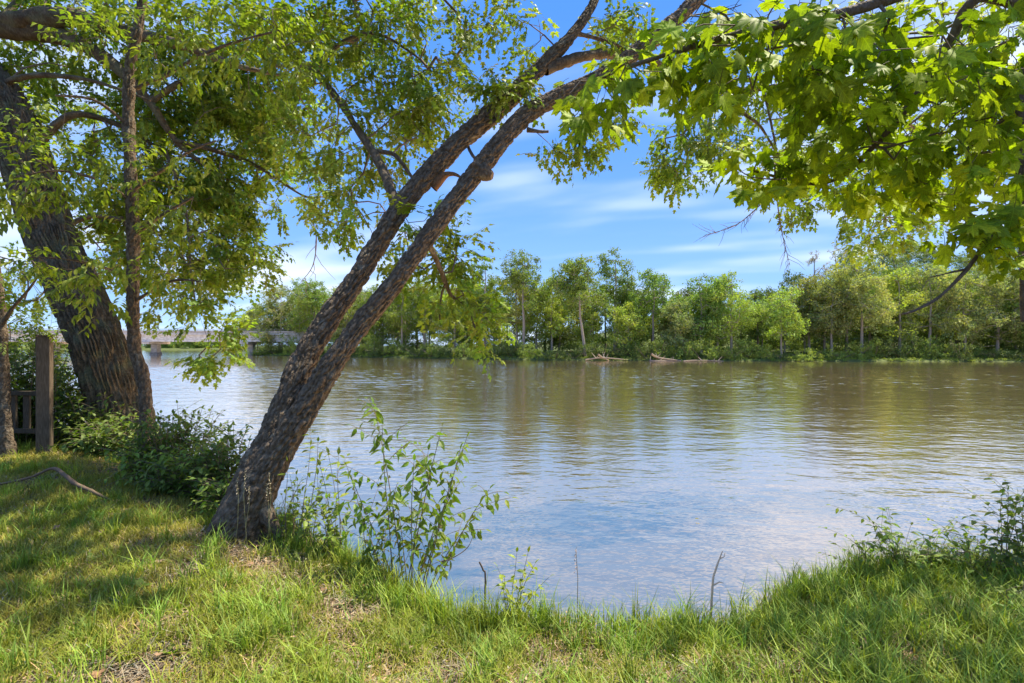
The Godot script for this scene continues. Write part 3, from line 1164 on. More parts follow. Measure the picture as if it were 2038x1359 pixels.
# ---------------------------------------------------------------- the leaning tree
func build_leaning_tree() -> void:
	rng.seed = 401
	var root := thing("leaning_tree", Vector3(-2.55, 0.6, -4.75), "twin stemmed tree with flaky dark bark leaning far out over the water", "tree")
	var sk := new_skeleton()
	var stem_a := [[466, 1090, 4.72, 0.276], [478, 1040, 4.75, 0.216], [494, 990, 4.8, 0.184], [512, 945, 4.85, 0.17], [545, 870, 4.95, 0.139], [572, 800, 5.05, 0.126], [603, 720, 5.2, 0.116], [650, 640, 5.35, 0.108], [706, 560, 5.5, 0.101], [800, 412, 5.8, 0.102], [895, 300, 6.05, 0.108], [1002, 206, 6.3, 0.109], [1090, 120, 6.5, 0.084], [1142, 66, 6.6, 0.063], [1184, 0, 6.75, 0.0521], [1215, -90, 7.0, 0.042], [1250, -220, 7.3, 0.0252]]
	var stem_b := [[474, 1090, 4.68, 0.252], [486, 1040, 4.7, 0.203], [505, 990, 4.72, 0.176], [527, 945, 4.78, 0.162], [572, 870, 4.85, 0.125], [616, 800, 4.95, 0.111], [665, 720, 5.05, 0.1], [722, 640, 5.2, 0.0927], [787, 560, 5.3, 0.0861], [895, 412, 5.6, 0.0902], [958, 330, 5.75, 0.0968], [1035, 240, 5.95, 0.0927], [1100, 198, 6.1, 0.0918], [1200, 150, 6.3, 0.0918], [1320, 62, 6.5, 0.0943], [1395, -10, 6.7, 0.0902], [1480, -100, 7.0, 0.0738], [1600, -220, 7.4, 0.041]]
	limb(root, "trunk", stem_a, 0.018, 96, plated, plate_tint, sk, 12)
	limb(root, "trunk", stem_b, 0.018, 96, plated, plate_tint, sk, 12)
	var limbs := [
		[[790, 415, 5.8, 0.06], [765, 345, 6.2, 0.055], [742, 302, 6.5, 0.05], [715, 262, 6.8, 0.048], [673, 198, 7.2, 0.044], [625, 140, 7.6, 0.04], [585, 130, 7.9, 0.034], [548, 132, 8.2, 0.022]],
		[[625, 142, 7.6, 0.036], [655, 105, 7.6, 0.032], [700, 75, 7.5, 0.028], [760, 70, 7.4, 0.02], [840, 120, 7.3, 0.012]],
		[[736, 300, 6.55, 0.03], [780, 306, 6.5, 0.028], [800, 325, 6.45, 0.024], [825, 360, 6.4, 0.015]],
		[[1085, 140, 6.5, 0.075], [1130, 122, 6.6, 0.07], [1190, 108, 6.8, 0.06], [1270, 112, 7.2, 0.055], [1360, 150, 7.6, 0.05], [1450, 180, 8.0, 0.045], [1560, 172, 8.3, 0.04], [1640, 185, 8.5, 0.03], [1760, 230, 8.7, 0.02]],
		[[1400, 168, 7.8, 0.036], [1440, 200, 8.0, 0.032], [1500, 240, 8.2, 0.026], [1522, 265, 8.3, 0.018], [1560, 330, 8.3, 0.01]],
		[[852, 482, 5.5, 0.035], [872, 525, 5.8, 0.03], [886, 560, 6.1, 0.026], [900, 590, 6.3, 0.02], [930, 615, 6.5, 0.014], [948, 660, 6.7, 0.008]],
		[[888, 562, 6.1, 0.016], [878, 590, 6.2, 0.013], [875, 640, 6.3, 0.007]],
		[[1145, 66, 6.6, 0.03], [1200, 80, 6.8, 0.024], [1245, 98, 7.0, 0.014]],
		[[958, 330, 5.85, 0.02], [935, 300, 6.1, 0.02], [928, 270, 6.3, 0.012]],
		[[1520, 180, 8.2, 0.02], [1545, 300, 8.3, 0.014], [1552, 390, 8.3, 0.008]],
		[[1640, 185, 8.5, 0.02], [1740, 330, 8.6, 0.012], [1762, 440, 8.6, 0.006]],
	]
	for l in limbs:
		limb(root, "limb", l, 0.06, 12, plated, plate_tint, sk, 3)
	for l in [
		[[486, 985, 4.75, 0.11], [462, 1015, 4.62, 0.09], [438, 1042, 4.55, 0.06], [415, 1060, 4.5, 0.03]],
		[[505, 985, 4.72, 0.12], [525, 1020, 4.68, 0.09], [545, 1048, 4.64, 0.05], [562, 1070, 4.6, 0.02]],
	]:
		limb(root, "root", l, 0.03, 20, plated, plate_tint)
	# broken stubs and a burl
	limb(root, "broken_branch", [[862, 374, 5.95, 0.06], [884, 350, 5.95, 0.04], [902, 346, 5.92, 0.022], [918, 353, 5.88, 0.012]], 0.03, 14, plated, func(_p, _a): return Color(0.24, 0.13, 0.065))
	limb(root, "broken_branch", [[1050, 258, 5.95, 0.03], [1075, 262, 5.9, 0.018], [1092, 262, 5.88, 0.014]], 0.03, 10, plated, plate_tint)
	limb(root, "broken_branch", [[970, 250, 6.2, 0.05], [990, 240, 6.15, 0.025]], 0.03, 10, plated, plate_tint)
	limb(root, "burl", [[945, 330, 5.72, 0.1], [965, 345, 5.7, 0.085], [980, 350, 5.68, 0.04]], 0.02, 20, plated, plate_tint)

	var goals := in_blobs([
		[745, 60, 110, 70, 7.6, 0.7, 60], [640, 70, 100, 60, 7.9, 0.7, 50], [770, 200, 95, 90, 7.2, 0.6, 62], [840, 250, 60, 90, 7.1, 0.5, 30], [700, 330, 80, 50, 7.0, 0.6, 26], [600, 230, 80, 90, 7.8, 0.6, 40],
		[700, 420, 75, 50, 6.9, 0.5, 20], [780, 480, 60, 40, 6.6, 0.4, 9], [1000, 175, 65, 32, 6.2, 0.3, 20], [935, 40, 55, 40, 7.0, 0.4, 14], [1030, 60, 50, 55, 6.8, 0.4, 10], [880, 130, 50, 60, 7.1, 0.5, 16],
		[1235, 55, 55, 55, 7.0, 0.5, 20], [1120, 285, 50, 38, 6.1, 0.3, 10], [1200, 240, 50, 50, 6.6, 0.3, 10], [1345, 310, 50, 65, 7.9, 0.4, 30], [1420, 260, 90, 60, 8.0, 0.5, 34], [1510, 220, 110, 60, 8.3, 0.6, 40],
		[1640, 330, 110, 70, 8.5, 0.6, 46], [1600, 400, 100, 30, 8.4, 0.5, 16], [1740, 440, 66, 60, 8.6, 0.5, 40], [1830, 420, 50, 40, 8.6, 0.4, 18], [1880, 300, 120, 100, 8.7, 0.6, 22], [1600, 120, 180, 70, 8.2, 0.6, 30],
		[885, 560, 50, 70, 6.3, 0.4, 16], [930, 620, 50, 60, 6.5, 0.4, 18], [960, 660, 42, 36, 6.6, 0.3, 9], [910, 500, 40, 45, 6.2, 0.4, 10], [870, 440, 60, 50, 6.0, 0.5, 12], [820, 560, 50, 40, 6.3, 0.4, 6],
		[700, -140, 260, 110, 7.4, 1.2, 80], [1050, -160, 220, 100, 6.8, 1.0, 50], [1400, -160, 260, 100, 7.4, 1.0, 50],
	])
	# upper crown above the picture, which shades the lawn
	for k in 80:
		goals.append(Vector3(rnd(-1.3, 0.6), rnd(6.8, 8.0), rnd(-6.0, -4.4)))
	for k in 90:
		goals.append(Vector3(rnd(-3.3, 0.0), rnd(7.7, 9.2), rnd(-8.6, -6.4)))
	var tips := grow(sk, goals, 0.3, 0.06, 0.05)
	part(root, "twig", twig_shape(sk, 0.0028, 0.45, 0.03, Color(0.16, 0.12, 0.09)), M.twig, "stuff")
	dress(root, "small_lobed", sprigs_at(tips, 3, 0.35, 0.85, 0.8), M.leaf, Color(0.22, 0.31, 0.034), 0.38)
	# bare hanging twigs
	for l in [[[1545, 385, 8.3, 0.012], [1552, 440, 8.3, 0.008], [1560, 480, 8.3, 0.005], [1572, 528, 8.3, 0.003]], [[1540, 378, 8.3, 0.012], [1500, 420, 8.2, 0.009], [1460, 450, 8.1, 0.006], [1402, 468, 8.0, 0.003]]]:
		var p := path(l, 0.08)
		var s := Shape.new()
		s.tube(p[0], p[1], 6, Color(0.2, 0.13, 0.1))
		for k in range(6, p[0].size() - 1, 1):
			for j in 2:
				var dir: Vector3 = (p[0][k + 1] - p[0][k]).normalized()
				var q: Vector3 = p[0][k]
				var tip := q + (dir * 0.9 + rdir() * 0.8 + Vector3(0, -0.2, 0)).normalized() * rnd(0.1, 0.36)
				var bend := q.lerp(tip, 0.5) + rdir() * 0.03
				s.tube([q, bend, tip], [0.004, 0.003, 0.0016], 3, Color(0.2, 0.13, 0.1))
		part(root, "bare_twig", s, M.twig)


# ---------------------------------------------------------------- the big old tree
func build_big_tree() -> void:
	rng.seed = 501
	var root := thing("old_tree", Vector3(-6.75, 0.6, -8.8), "massive old tree with deeply ridged grey brown bark beside the fence", "tree")
	var sk := new_skeleton()
	limb(root, "trunk", [[262, 930, 8.75, 0.629], [248, 870, 8.75, 0.488], [232, 800, 8.8, 0.407], [198, 690, 8.8, 0.37], [156, 590, 8.9, 0.363], [104, 480, 9.0, 0.348], [52, 320, 9.1, 0.333], [8, 205, 9.2, 0.318], [-50, 125, 9.3, 0.296], [-130, 40, 9.4, 0.274], [-220, -80, 9.6, 0.244], [-280, -260, 9.8, 0.185]], 0.03, 220, ridged, ridge_tint, sk, 14)
	var limbs := [
		[[-190, -20, 9.5, 0.28], [-100, 30, 9.4, 0.24], [0, 48, 9.3, 0.2], [90, 36, 9.2, 0.18], [165, 38, 9.1, 0.15], [260, 66, 9.0, 0.12], [370, 92, 8.9, 0.09], [470, 130, 8.9, 0.06], [560, 150, 9.0, 0.035]],
		[[-60, 45, 9.35, 0.2], [20, 58, 9.3, 0.18], [100, 66, 9.3, 0.16], [180, 98, 9.3, 0.13], [245, 145, 9.3, 0.1], [300, 205, 9.4, 0.08], [350, 280, 9.6, 0.06], [420, 340, 9.8, 0.04]],
		[[0, 170, 9.2, 0.08], [70, 150, 9.0, 0.06], [180, 160, 8.9, 0.045], [300, 200, 8.9, 0.03]],
		[[60, 310, 9.1, 0.1], [140, 230, 9.4, 0.07], [240, 250, 9.8, 0.055], [330, 300, 10.2, 0.04], [430, 320, 10.4, 0.03]],
		[[300, 200, 9.4, 0.08], [400, 150, 9.7, 0.06], [500, 165, 10.0, 0.05], [560, 200, 10.2, 0.035], [592, 238, 10.3, 0.02]],
		[[350, 280, 9.6, 0.07], [430, 300, 9.8, 0.06], [500, 325, 10.0, 0.05], [549, 354, 10.1, 0.042], [607, 391, 10.2, 0.034], [650, 394, 10.3, 0.024], [700, 430, 10.4, 0.01]],
		[[100, 470, 9.0, 0.08], [190, 430, 9.3, 0.05], [300, 460, 9.6, 0.035], [400, 520, 9.8, 0.02]],
		[[330, 300, 9.6, 0.05], [370, 420, 9.4, 0.04], [380, 540, 9.2, 0.03], [395, 620, 9.1, 0.02], [420, 690, 9.0, 0.01]],
		[[-60, 110, 9.3, 0.1], [20, 20, 9.8, 0.07], [110, -60, 10.4, 0.05], [300, -120, 11.0, 0.04]],
	]
	for l in limbs:
		limb(root, "limb", l, 0.09, 16, ridged, ridge_tint, sk, 3)
	var goals := in_blobs([
		[90, 130, 120, 100, 10.2, 0.9, 60], [60, 20, 120, 40, 10.0, 0.8, 30], [250, 30, 110, 50, 9.6, 0.8, 34], [350, 160, 130, 110, 10.2, 1.0, 120], [230, 260, 130, 90, 10.4, 1.0, 70],
		[480, 110, 120, 110, 10.0, 1.0, 100], [430, 280, 130, 100, 10.6, 1.0, 130], [550, 250, 80, 110, 10.4, 0.9, 70], [330, 400, 140, 90, 10.4, 1.0, 110], [480, 400, 90, 60, 10.4, 0.8, 60],
		[420, 500, 90, 55, 9.9, 0.7, 50], [500, 520, 55, 45, 10.0, 0.5, 20], [200, 450, 110, 100, 10.4, 0.9, 60], [330, 530, 110, 50, 9.6, 0.7, 30], [400, 595, 50, 34, 9.2, 0.4, 12], [370, 625, 40, 24, 9.1, 0.3, 4], [455, 672, 30, 38, 9.0, 0.3, 10], [412, 722, 22, 22, 8.9, 0.2, 7],
		[305, 600, 25, 30, 9.2, 0.4, 4], [640, 380, 50, 40, 10.3, 0.5, 14], [60, 300, 50, 70, 10.2, 0.6, 16], [60, 560, 60, 60, 10.5, 0.7, 12],
		[100, -140, 300, 110, 10.2, 1.6, 90], [-250, 250, 180, 300, 9.8, 1.4, 80], [450, -120, 260, 90, 10.4, 1.2, 70],
	])
	var tips := grow(sk, goals, 0.35, 0.07, 0.05)
	part(root, "twig", twig_shape(sk, 0.0032, 0.45, 0.045, Color(0.17, 0.13, 0.1)), M.twig, "stuff")
	dress(root, "small_lobed", sprigs_at(tips, 4, 0.36, 0.9, 0.95), M.leaf, Color(0.22, 0.315, 0.036), 0.38)
	# a bare dead twig hanging in the gap of sky
	var p := path([[628, 398, 10.2, 0.014], [624, 440, 10.2, 0.012], [630, 480, 10.2, 0.01], [622, 530, 10.2, 0.008], [598, 562, 10.2, 0.004]], 0.1)
	var s := Shape.new()
	s.tube(p[0], p[1], 6, Color(0.17, 0.12, 0.1))
	for k in range(5, p[0].size() - 1, 2):
		var dir: Vector3 = (p[0][k + 1] - p[0][k]).normalized()
		var q: Vector3 = p[0][k]
		var tip := q + (dir * 0.7 + Vector3(rnd(-0.8, 1.2), -0.1, rnd(-0.5, 0.5))).normalized() * rnd(0.3, 0.7)
		s.tube([q, q.lerp(tip, 0.4) + rdir() * 0.05, q.lerp(tip, 0.7) + rdir() * 0.05, tip], [0.006, 0.005, 0.004, 0.002], 4, Color(0.17, 0.12, 0.1))
	part(root, "bare_twig", s, M.twig)


# ---------------------------------------------------------------- slim tree and sapling
func build_slim_tree() -> void:
	rng.seed = 601
	var root := thing("slim_tree", Vector3(-5.05, 0.6, -7.0), "slim upright tree with scaly dark bark in front of the massive old trunk", "tree")
	var sk := new_skeleton()
	limb(root, "trunk", [[270, 955, 6.95, 0.144], [282, 925, 7.0, 0.0936], [287, 880, 7.0, 0.0778], [290, 800, 7.0, 0.0734], [282, 740, 7.0, 0.072], [268, 690, 7.0, 0.072], [264, 600, 7.0, 0.072], [266, 480, 7.0, 0.0706], [261, 350, 7.0, 0.0677], [256, 230, 7.0, 0.0662], [260, 130, 7.0, 0.0612], [276, 50, 7.0, 0.054], [288, -50, 7.0, 0.0468], [292, -220, 7.0, 0.0324]], 0.028, 40, plated, plate_tint, sk, 8)
	for l in [
		[[272, 175, 7.0, 0.03], [330, 150, 6.8, 0.025], [400, 110, 6.4, 0.02], [480, 80, 6.0, 0.014], [560, 60, 5.8, 0.008]],
		[[268, 375, 7.0, 0.03], [320, 340, 6.8, 0.022], [380, 300, 6.5, 0.014], [430, 280, 6.3, 0.008]],
		[[270, 465, 7.0, 0.03], [320, 430, 6.8, 0.022], [385, 392, 6.6, 0.012]],
		[[262, 400, 7.0, 0.026], [200, 360, 6.7, 0.018], [120, 340, 6.4, 0.012], [40, 350, 6.2, 0.006]],
		[[262, 560, 7.0, 0.026], [200, 530, 6.6, 0.018], [130, 515, 6.3, 0.012], [60, 512, 6.1, 0.006]],
		[[268, 600, 7.0, 0.024], [340, 560, 6.8, 0.016], [400, 560, 6.6, 0.008]],
		[[256, 250, 7.0, 0.026], [190, 200, 6.7, 0.018], [110, 190, 6.4, 0.01]],
	]:
		limb(root, "limb", l, 0.06, 10, plated, plate_tint, sk, 3)
	var goals := in_blobs([
		[60, 270, 80, 60, 6.3, 0.4, 18], [50, 370, 80, 60, 6.2, 0.4, 26], [150, 350, 80, 50, 6.5, 0.4, 20], [140, 530, 100, 40, 6.3, 0.4, 22], [190, 600, 40, 30, 6.5, 0.3, 5], [330, 330, 80, 60, 6.7, 0.4, 20], [340, 440, 80, 60, 6.7, 0.4, 22], [360, 560, 70, 40, 6.7, 0.3, 14],
		[450, 70, 110, 60, 6.1, 0.4, 34], [560, 60, 80, 50, 5.9, 0.3, 20], [350, 120, 70, 60, 6.5, 0.4, 18], [190, 60, 80, 40, 6.7, 0.4, 14], [300, 20, 90, 30, 6.6, 0.4, 14], [620, 110, 60, 40, 6.0, 0.3, 10],
	])
	var tips := grow(sk, goals, 0.28, 0.05, 0.04)
	part(root, "twig", twig_shape(sk, 0.0022, 0.45, 0.02, Color(0.15, 0.12, 0.09)), M.twig, "stuff")
	var places := []
	for x in sprigs_at(tips, 2, 0.2, 0.75, 0.8):
		# leaves set two by two along each twig
		for k in 8:
			var f := (k + 1) / 8.0
			var side := -1.0 if k % 2 else 1.0
			var z: Vector3 = x.basis * Vector3(side * rnd(0.5, 1.0), rnd(-0.7, 0.0), rnd(0.3, 0.8)) + Vector3(0, -0.25, 0)
			var at: Vector3 = x.origin + x.basis.z * 0.36 * f
			places.append(Transform3D(facing(z, Vector3.UP + rdir() * 0.4).scaled(Vector3.ONE * rnd(0.085, 0.13)), at))
	hang_leaves(root, "long", places, M.leaf, 300)

	root = thing("dark_sapling", Vector3(-7.2, 0.6, -7.3), "thin crooked dark trunk beside the wooden railing", "tree")
	sk = new_skeleton()
	limb(root, "trunk", [[24, 935, 7.25, 0.13], [18, 905, 7.3, 0.09], [12, 850, 7.3, 0.075], [6, 750, 7.3, 0.065], [4, 650, 7.3, 0.055], [-3, 560, 7.3, 0.045], [-14, 440, 7.3, 0.03]], 0.03, 20, plated, plate_tint, sk, 5)
	limb(root, "limb", [[5, 645, 7.3, 0.03], [28, 610, 7.2, 0.022], [62, 570, 7.1, 0.014], [92, 520, 7.0, 0.007]], 0.06, 8, plated, plate_tint, sk, 2)
	tips = grow(sk, in_blobs([[50, 560, 50, 50, 7.2, 0.3, 12], [30, 650, 40, 40, 7.4, 0.3, 10], [70, 640, 30, 30, 7.4, 0.3, 6], [-40, 520, 60, 80, 7.3, 0.4, 20]]), 0.25, 0.05, 0.03)
	part(root, "twig", twig_shape(sk, 0.0022, 0.45, 0.015, Color(0.13, 0.1, 0.08)), M.twig, "stuff")
	dress(root, "oval", sprigs_at(tips, 2, 0.4, 0.7, 0.85), M.leaf, Color(0.22, 0.3, 0.05), 0.25)


# ---------------------------------------------------------------- wooden railing
func build_fence() -> void:
	var root := thing("wooden_railing", Vector3(-6.9, 0.65, -7.55), "weathered wooden railing with a tall square end post in the undergrowth", "railing")
	var grey := Color(0.15, 0.125, 0.092)
	var d := 7.55
	var turn := Basis(Vector3.UP, 0.5)
	var s := Shape.new()
	var top := spot(90, 670, d)
	var foot := spot(88, 905, d)
	s.box((top + foot) / 2, Vector3(0.165, top.y - foot.y, 0.165), turn, grey, 0.01)
	part(root, "post", s, M.wood)
	s = Shape.new()
	s.box(top + Vector3(0, 0.012, 0), Vector3(0.18, 0.03, 0.18), turn, Color(0.12, 0.1, 0.075), 0.008)
	part(root, "post_cap", s, M.wood)
	for y in [783, 858]:
		s = Shape.new()
		var a := spot(-160, y - 4, d + 0.3)
		var b := spot(82, y, d)
		var dir := (b - a).normalized()
		s.box((a + b) / 2, Vector3(a.distance_to(b), 0.07, 0.05), Basis(dir, Vector3.UP, dir.cross(Vector3.UP)), Color(0.1, 0.083, 0.062), 0.006)
		part(root, "rail", s, M.wood)
	for px in [54, 27, 0, -28, -56, -84]:
		s = Shape.new()
		var q := spot(px, 820, d + 0.08 + (54 - px) * 0.0012)
		s.box(q, Vector3(0.09, 0.53, 0.04), Basis(Vector3.UP, 0.1), Color(0.13, 0.107, 0.08), 0.006)
		part(root, "baluster", s, M.wood)


# ---------------------------------------------------------------- overhanging maple
func build_maple() -> void:
	rng.seed = 701
	var root := thing("maple_tree", Vector3(4.1, 0.6, -2.5), "broad leafed maple whose low sunlit boughs hang over the bank", "tree")
	var sk := new_skeleton()
	var trunk := spline([Vector3(4.1, 0.3, -2.5), Vector3(4.1, 0.8, -2.5), Vector3(4.05, 2.2, -2.5), Vector3(3.95, 4.0, -2.5), Vector3(3.9, 6.0, -2.5), Vector3(3.8, 8.5, -2.5)], [0.32, 0.22, 0.19, 0.16, 0.13, 0.07], 0.05)
	var s := Shape.new()
	s.tube(trunk[0], trunk[1], 40, Color(0.2, 0.17, 0.13), plated, plate_tint)
	part(root, "trunk", s, M.bark)
	add_limb_nodes(sk, trunk[0].slice(50), 8)
	for l in [
		[[2620, 60, 2.5, 0.06], [2300, 40, 2.2, 0.04], [2080, 20, 2.0, 0.026], [1948, -5, 1.95, 0.02], [1890, 85, 2.0, 0.016], [1833, 177, 2.05, 0.013], [1740, 290, 2.15, 0.01], [1640, 365, 2.25, 0.006], [1500, 340, 2.3, 0.004]],
		[[2600, -60, 2.5, 0.06], [2250, -120, 2.1, 0.04], [1950, -60, 1.85, 0.024], [1700, 20, 1.75, 0.016], [1500, 60, 1.75, 0.012], [1320, 110, 1.85, 0.008], [1180, 160, 1.95, 0.004]],
		[[2610, 240, 2.5, 0.05], [2300, 230, 2.3, 0.03], [2080, 330, 2.15, 0.016], [2035, 385, 2.1, 0.011], [1975, 465, 2.05, 0.009], [1925, 535, 2.0, 0.007], [1870, 590, 1.98, 0.005], [1820, 618, 1.97, 0.003], [1795, 625, 1.97, 0.002]],
		[[2300, 40, 2.2, 0.03], [2090, 80, 2.1, 0.024], [2036, 170, 2.1, 0.02], [2030, 330, 2.12, 0.016], [2034, 470, 2.14, 0.012], [2036, 640, 2.16, 0.008]],
		[[1925, 535, 2.0, 0.004], [1880, 545, 1.99, 0.003], [1850, 552, 1.98, 0.0015]],
		[[2036, 200, 2.1, 0.014], [1960, 270, 2.2, 0.01], [1860, 330, 2.35, 0.008], [1720, 350, 2.45, 0.004]],
		[[2036, 470, 2.14, 0.006], [1990, 500, 2.1, 0.004], [1900, 470, 2.05, 0.002]],
	]:
		limb(root, "limb", l, 0.04, 10, plated, func(_p, _a): return Color(0.15, 0.12, 0.09), sk, 2)
	var goals := in_blobs([
		[1165, 190, 45, 70, 1.95, 0.1, 7], [1230, 170, 45, 60, 1.9, 0.12, 7], [1310, 110, 70, 60, 1.85, 0.15, 12], [1360, 190, 30, 40, 1.9, 0.1, 3], [1400, 40, 80, 60, 1.75, 0.2, 14], [1490, 90, 90, 90, 1.7, 0.2, 18], [1600, 60, 100, 80, 1.75, 0.25, 20], [1640, 170, 80, 60, 1.95, 0.25, 14], [1720, 100, 110, 100, 1.9, 0.3, 26], [1850, 90, 120, 110, 1.95, 0.3, 30], [1970, 110, 100, 130, 2.0, 0.3, 28],
		[1500, 330, 60, 45, 2.25, 0.12, 12], [1590, 310, 60, 55, 2.25, 0.2, 14], [1690, 320, 80, 60, 2.3, 0.2, 20], [1780, 270, 90, 80, 2.3, 0.3, 24], [1790, 370, 70, 40, 2.4, 0.2, 12], [1900, 270, 100, 90, 2.3, 0.3, 26], [2000, 300, 70, 110, 2.2, 0.25, 20], [1890, 370, 50, 30, 2.3, 0.2, 6], [1700, 220, 90, 50, 2.15, 0.25, 14],
		[1925, 452, 45, 26, 2.02, 0.08, 6], [1985, 462, 45, 34, 2.05, 0.1, 8], [2020, 410, 30, 50, 2.1, 0.1, 6], [2025, 510, 20, 24, 2.1, 0.1, 3],
		[1500, -110, 260, 60, 1.9, 0.3, 10], [1900, -140, 260, 80, 2.1, 0.4, 14], [2200, 100, 140, 260, 2.3, 0.4, 20], [2180, 380, 80, 100, 2.3, 0.3, 12],
	])
	# the rest of the crown, beyond the picture, that shades the bank
	for k in 720:
		goals.append(Vector3(rnd(3.2, 6.0), rnd(3.8, 6.2), rnd(-5.4, -2.8)))
	var tips := grow(sk, goals, 0.16, 0.04, 0.03)
	part(root, "twig", twig_shape(sk, 0.0016, 0.45, 0.02, Color(0.14, 0.11, 0.08)), M.twig, "stuff")
	var places := []
	for t in tips:
		for k in 3 + (rng.randi() % 2):
			var z: Vector3 = Vector3(rnd(-1, 1), rnd(-1.5, -0.15), rnd(-1, 1)) + t[1] * 0.5
			var up := Vector3(rnd(-0.7, 0.7), 0.8, rnd(-0.2, 0.9))
			var size := rnd(0.055, 0.112)
			var b := facing(z, up).scaled(Vector3.ONE * size)
			places.append(Transform3D(b, t[0] + b.z * 0.4 + rdir() * 0.05))
	hang_leaves(root, "maple", places, M.maple, 300)


# ---------------------------------------------------------------- shrubs and seedlings
# stems: lists of world points; leaves alternate along each one
func leafy_plant(called: String, at: Vector3, label: String, category: String, group: String, stems: Array, radius: float, gap: float, size: Array, kind: String, singles: int, bare := 0.2, side_twigs := 0, hang := 0.0, stem_color := Color(0.16, 0.13, 0.09)) -> void:
	var root := thing(called, at, label, category, group)
	var places := []
	for st in stems:
		var sp := spline(st, range(st.size()).map(func(k): return lerpf(radius, radius * 0.3, float(k) / maxf(1, st.size() - 1))), 0.03)
		var s := Shape.new()
		s.tube(sp[0], sp[1], 5, stem_color)
		var runs := [[sp[0], bare]]
		for k in side_twigs:
			var i0 := int(sp[0].size() * rnd(bare, 0.96))
			var d: Vector3 = (sp[0][mini(i0 + 1, sp[0].size() - 1)] - sp[0][maxi(i0 - 1, 0)]).normalized()
			var a := rng.randf() * TAU
			var out := (d * 0.7 + Vector3(cos(a), 0.25, sin(a))).normalized()
			var long := rnd(0.14, 0.4)
			var q: Vector3 = sp[0][i0]
			var tw := []
			for j in 8:
				var f := j / 7.0
				tw.append(q + out * long * f + Vector3(0, -0.06 * f * f, 0))
			s.tube(tw, tw.map(func(_e): return radius * 0.35), 3, stem_color)
			runs.append([tw, 0.15])
		part(root, "stem", s, M.twig)
		for run in runs:
			var pts: Array = run[0]
			var walked := 0.0
			var total := 0.0
			for k in pts.size() - 1:
				total += pts[k].distance_to(pts[k + 1])
			var next := total * float(run[1])
			var side := 1.0
			for k in pts.size() - 1:
				walked += pts[k].distance_to(pts[k + 1])
				if walked < next:
					continue
				next = walked + gap * rnd(0.7, 1.3)
				side = -side
				var d: Vector3 = (pts[k + 1] - pts[k]).normalized()
				var x := d.cross(Vector3.UP)
				x = x.normalized() if x.length() > 0.05 else Vector3(1, 0, 0)
				x = x.rotated(d, rnd(-0.8, 0.8))
				var z := x * side + d * rnd(0.2, 0.8) + Vector3(0, rnd(-0.9, 0.05), 0)
				z += Vector3(0, -hang * rnd(0.3, 1.6), 0)
				places.append(Transform3D(facing(z, Vector3.UP + rdir() * (0.45 + hang)).scaled(Vector3.ONE * rnd(size[0], size[1])), pts[k]))
			var last: Vector3 = (pts[-1] - pts[-2]).normalized()
			places.append(Transform3D(facing(last + Vector3(0, -0.2, 0), Vector3(0.1, 1, 0.1)).scaled(Vector3.ONE * size[0]), pts[-1]))
	hang_leaves(root, kind, places, M.leaf, singles)


func ground_at(px: float, d: float) -> Vector3:
	var x := (px - 1019.0) / FOCAL * d
	return Vector3(x, bank_height(x, -d), -d)


func arching(base: Vector3, tip: Vector3, bow: float) -> Array:
	var out := []
	for k in 5:
		var f := k / 4.0
		out.append(base.lerp(tip, f) + Vector3(0, bow * sin(f * PI), 0) + rdir() * 0.015 * f)
	return out


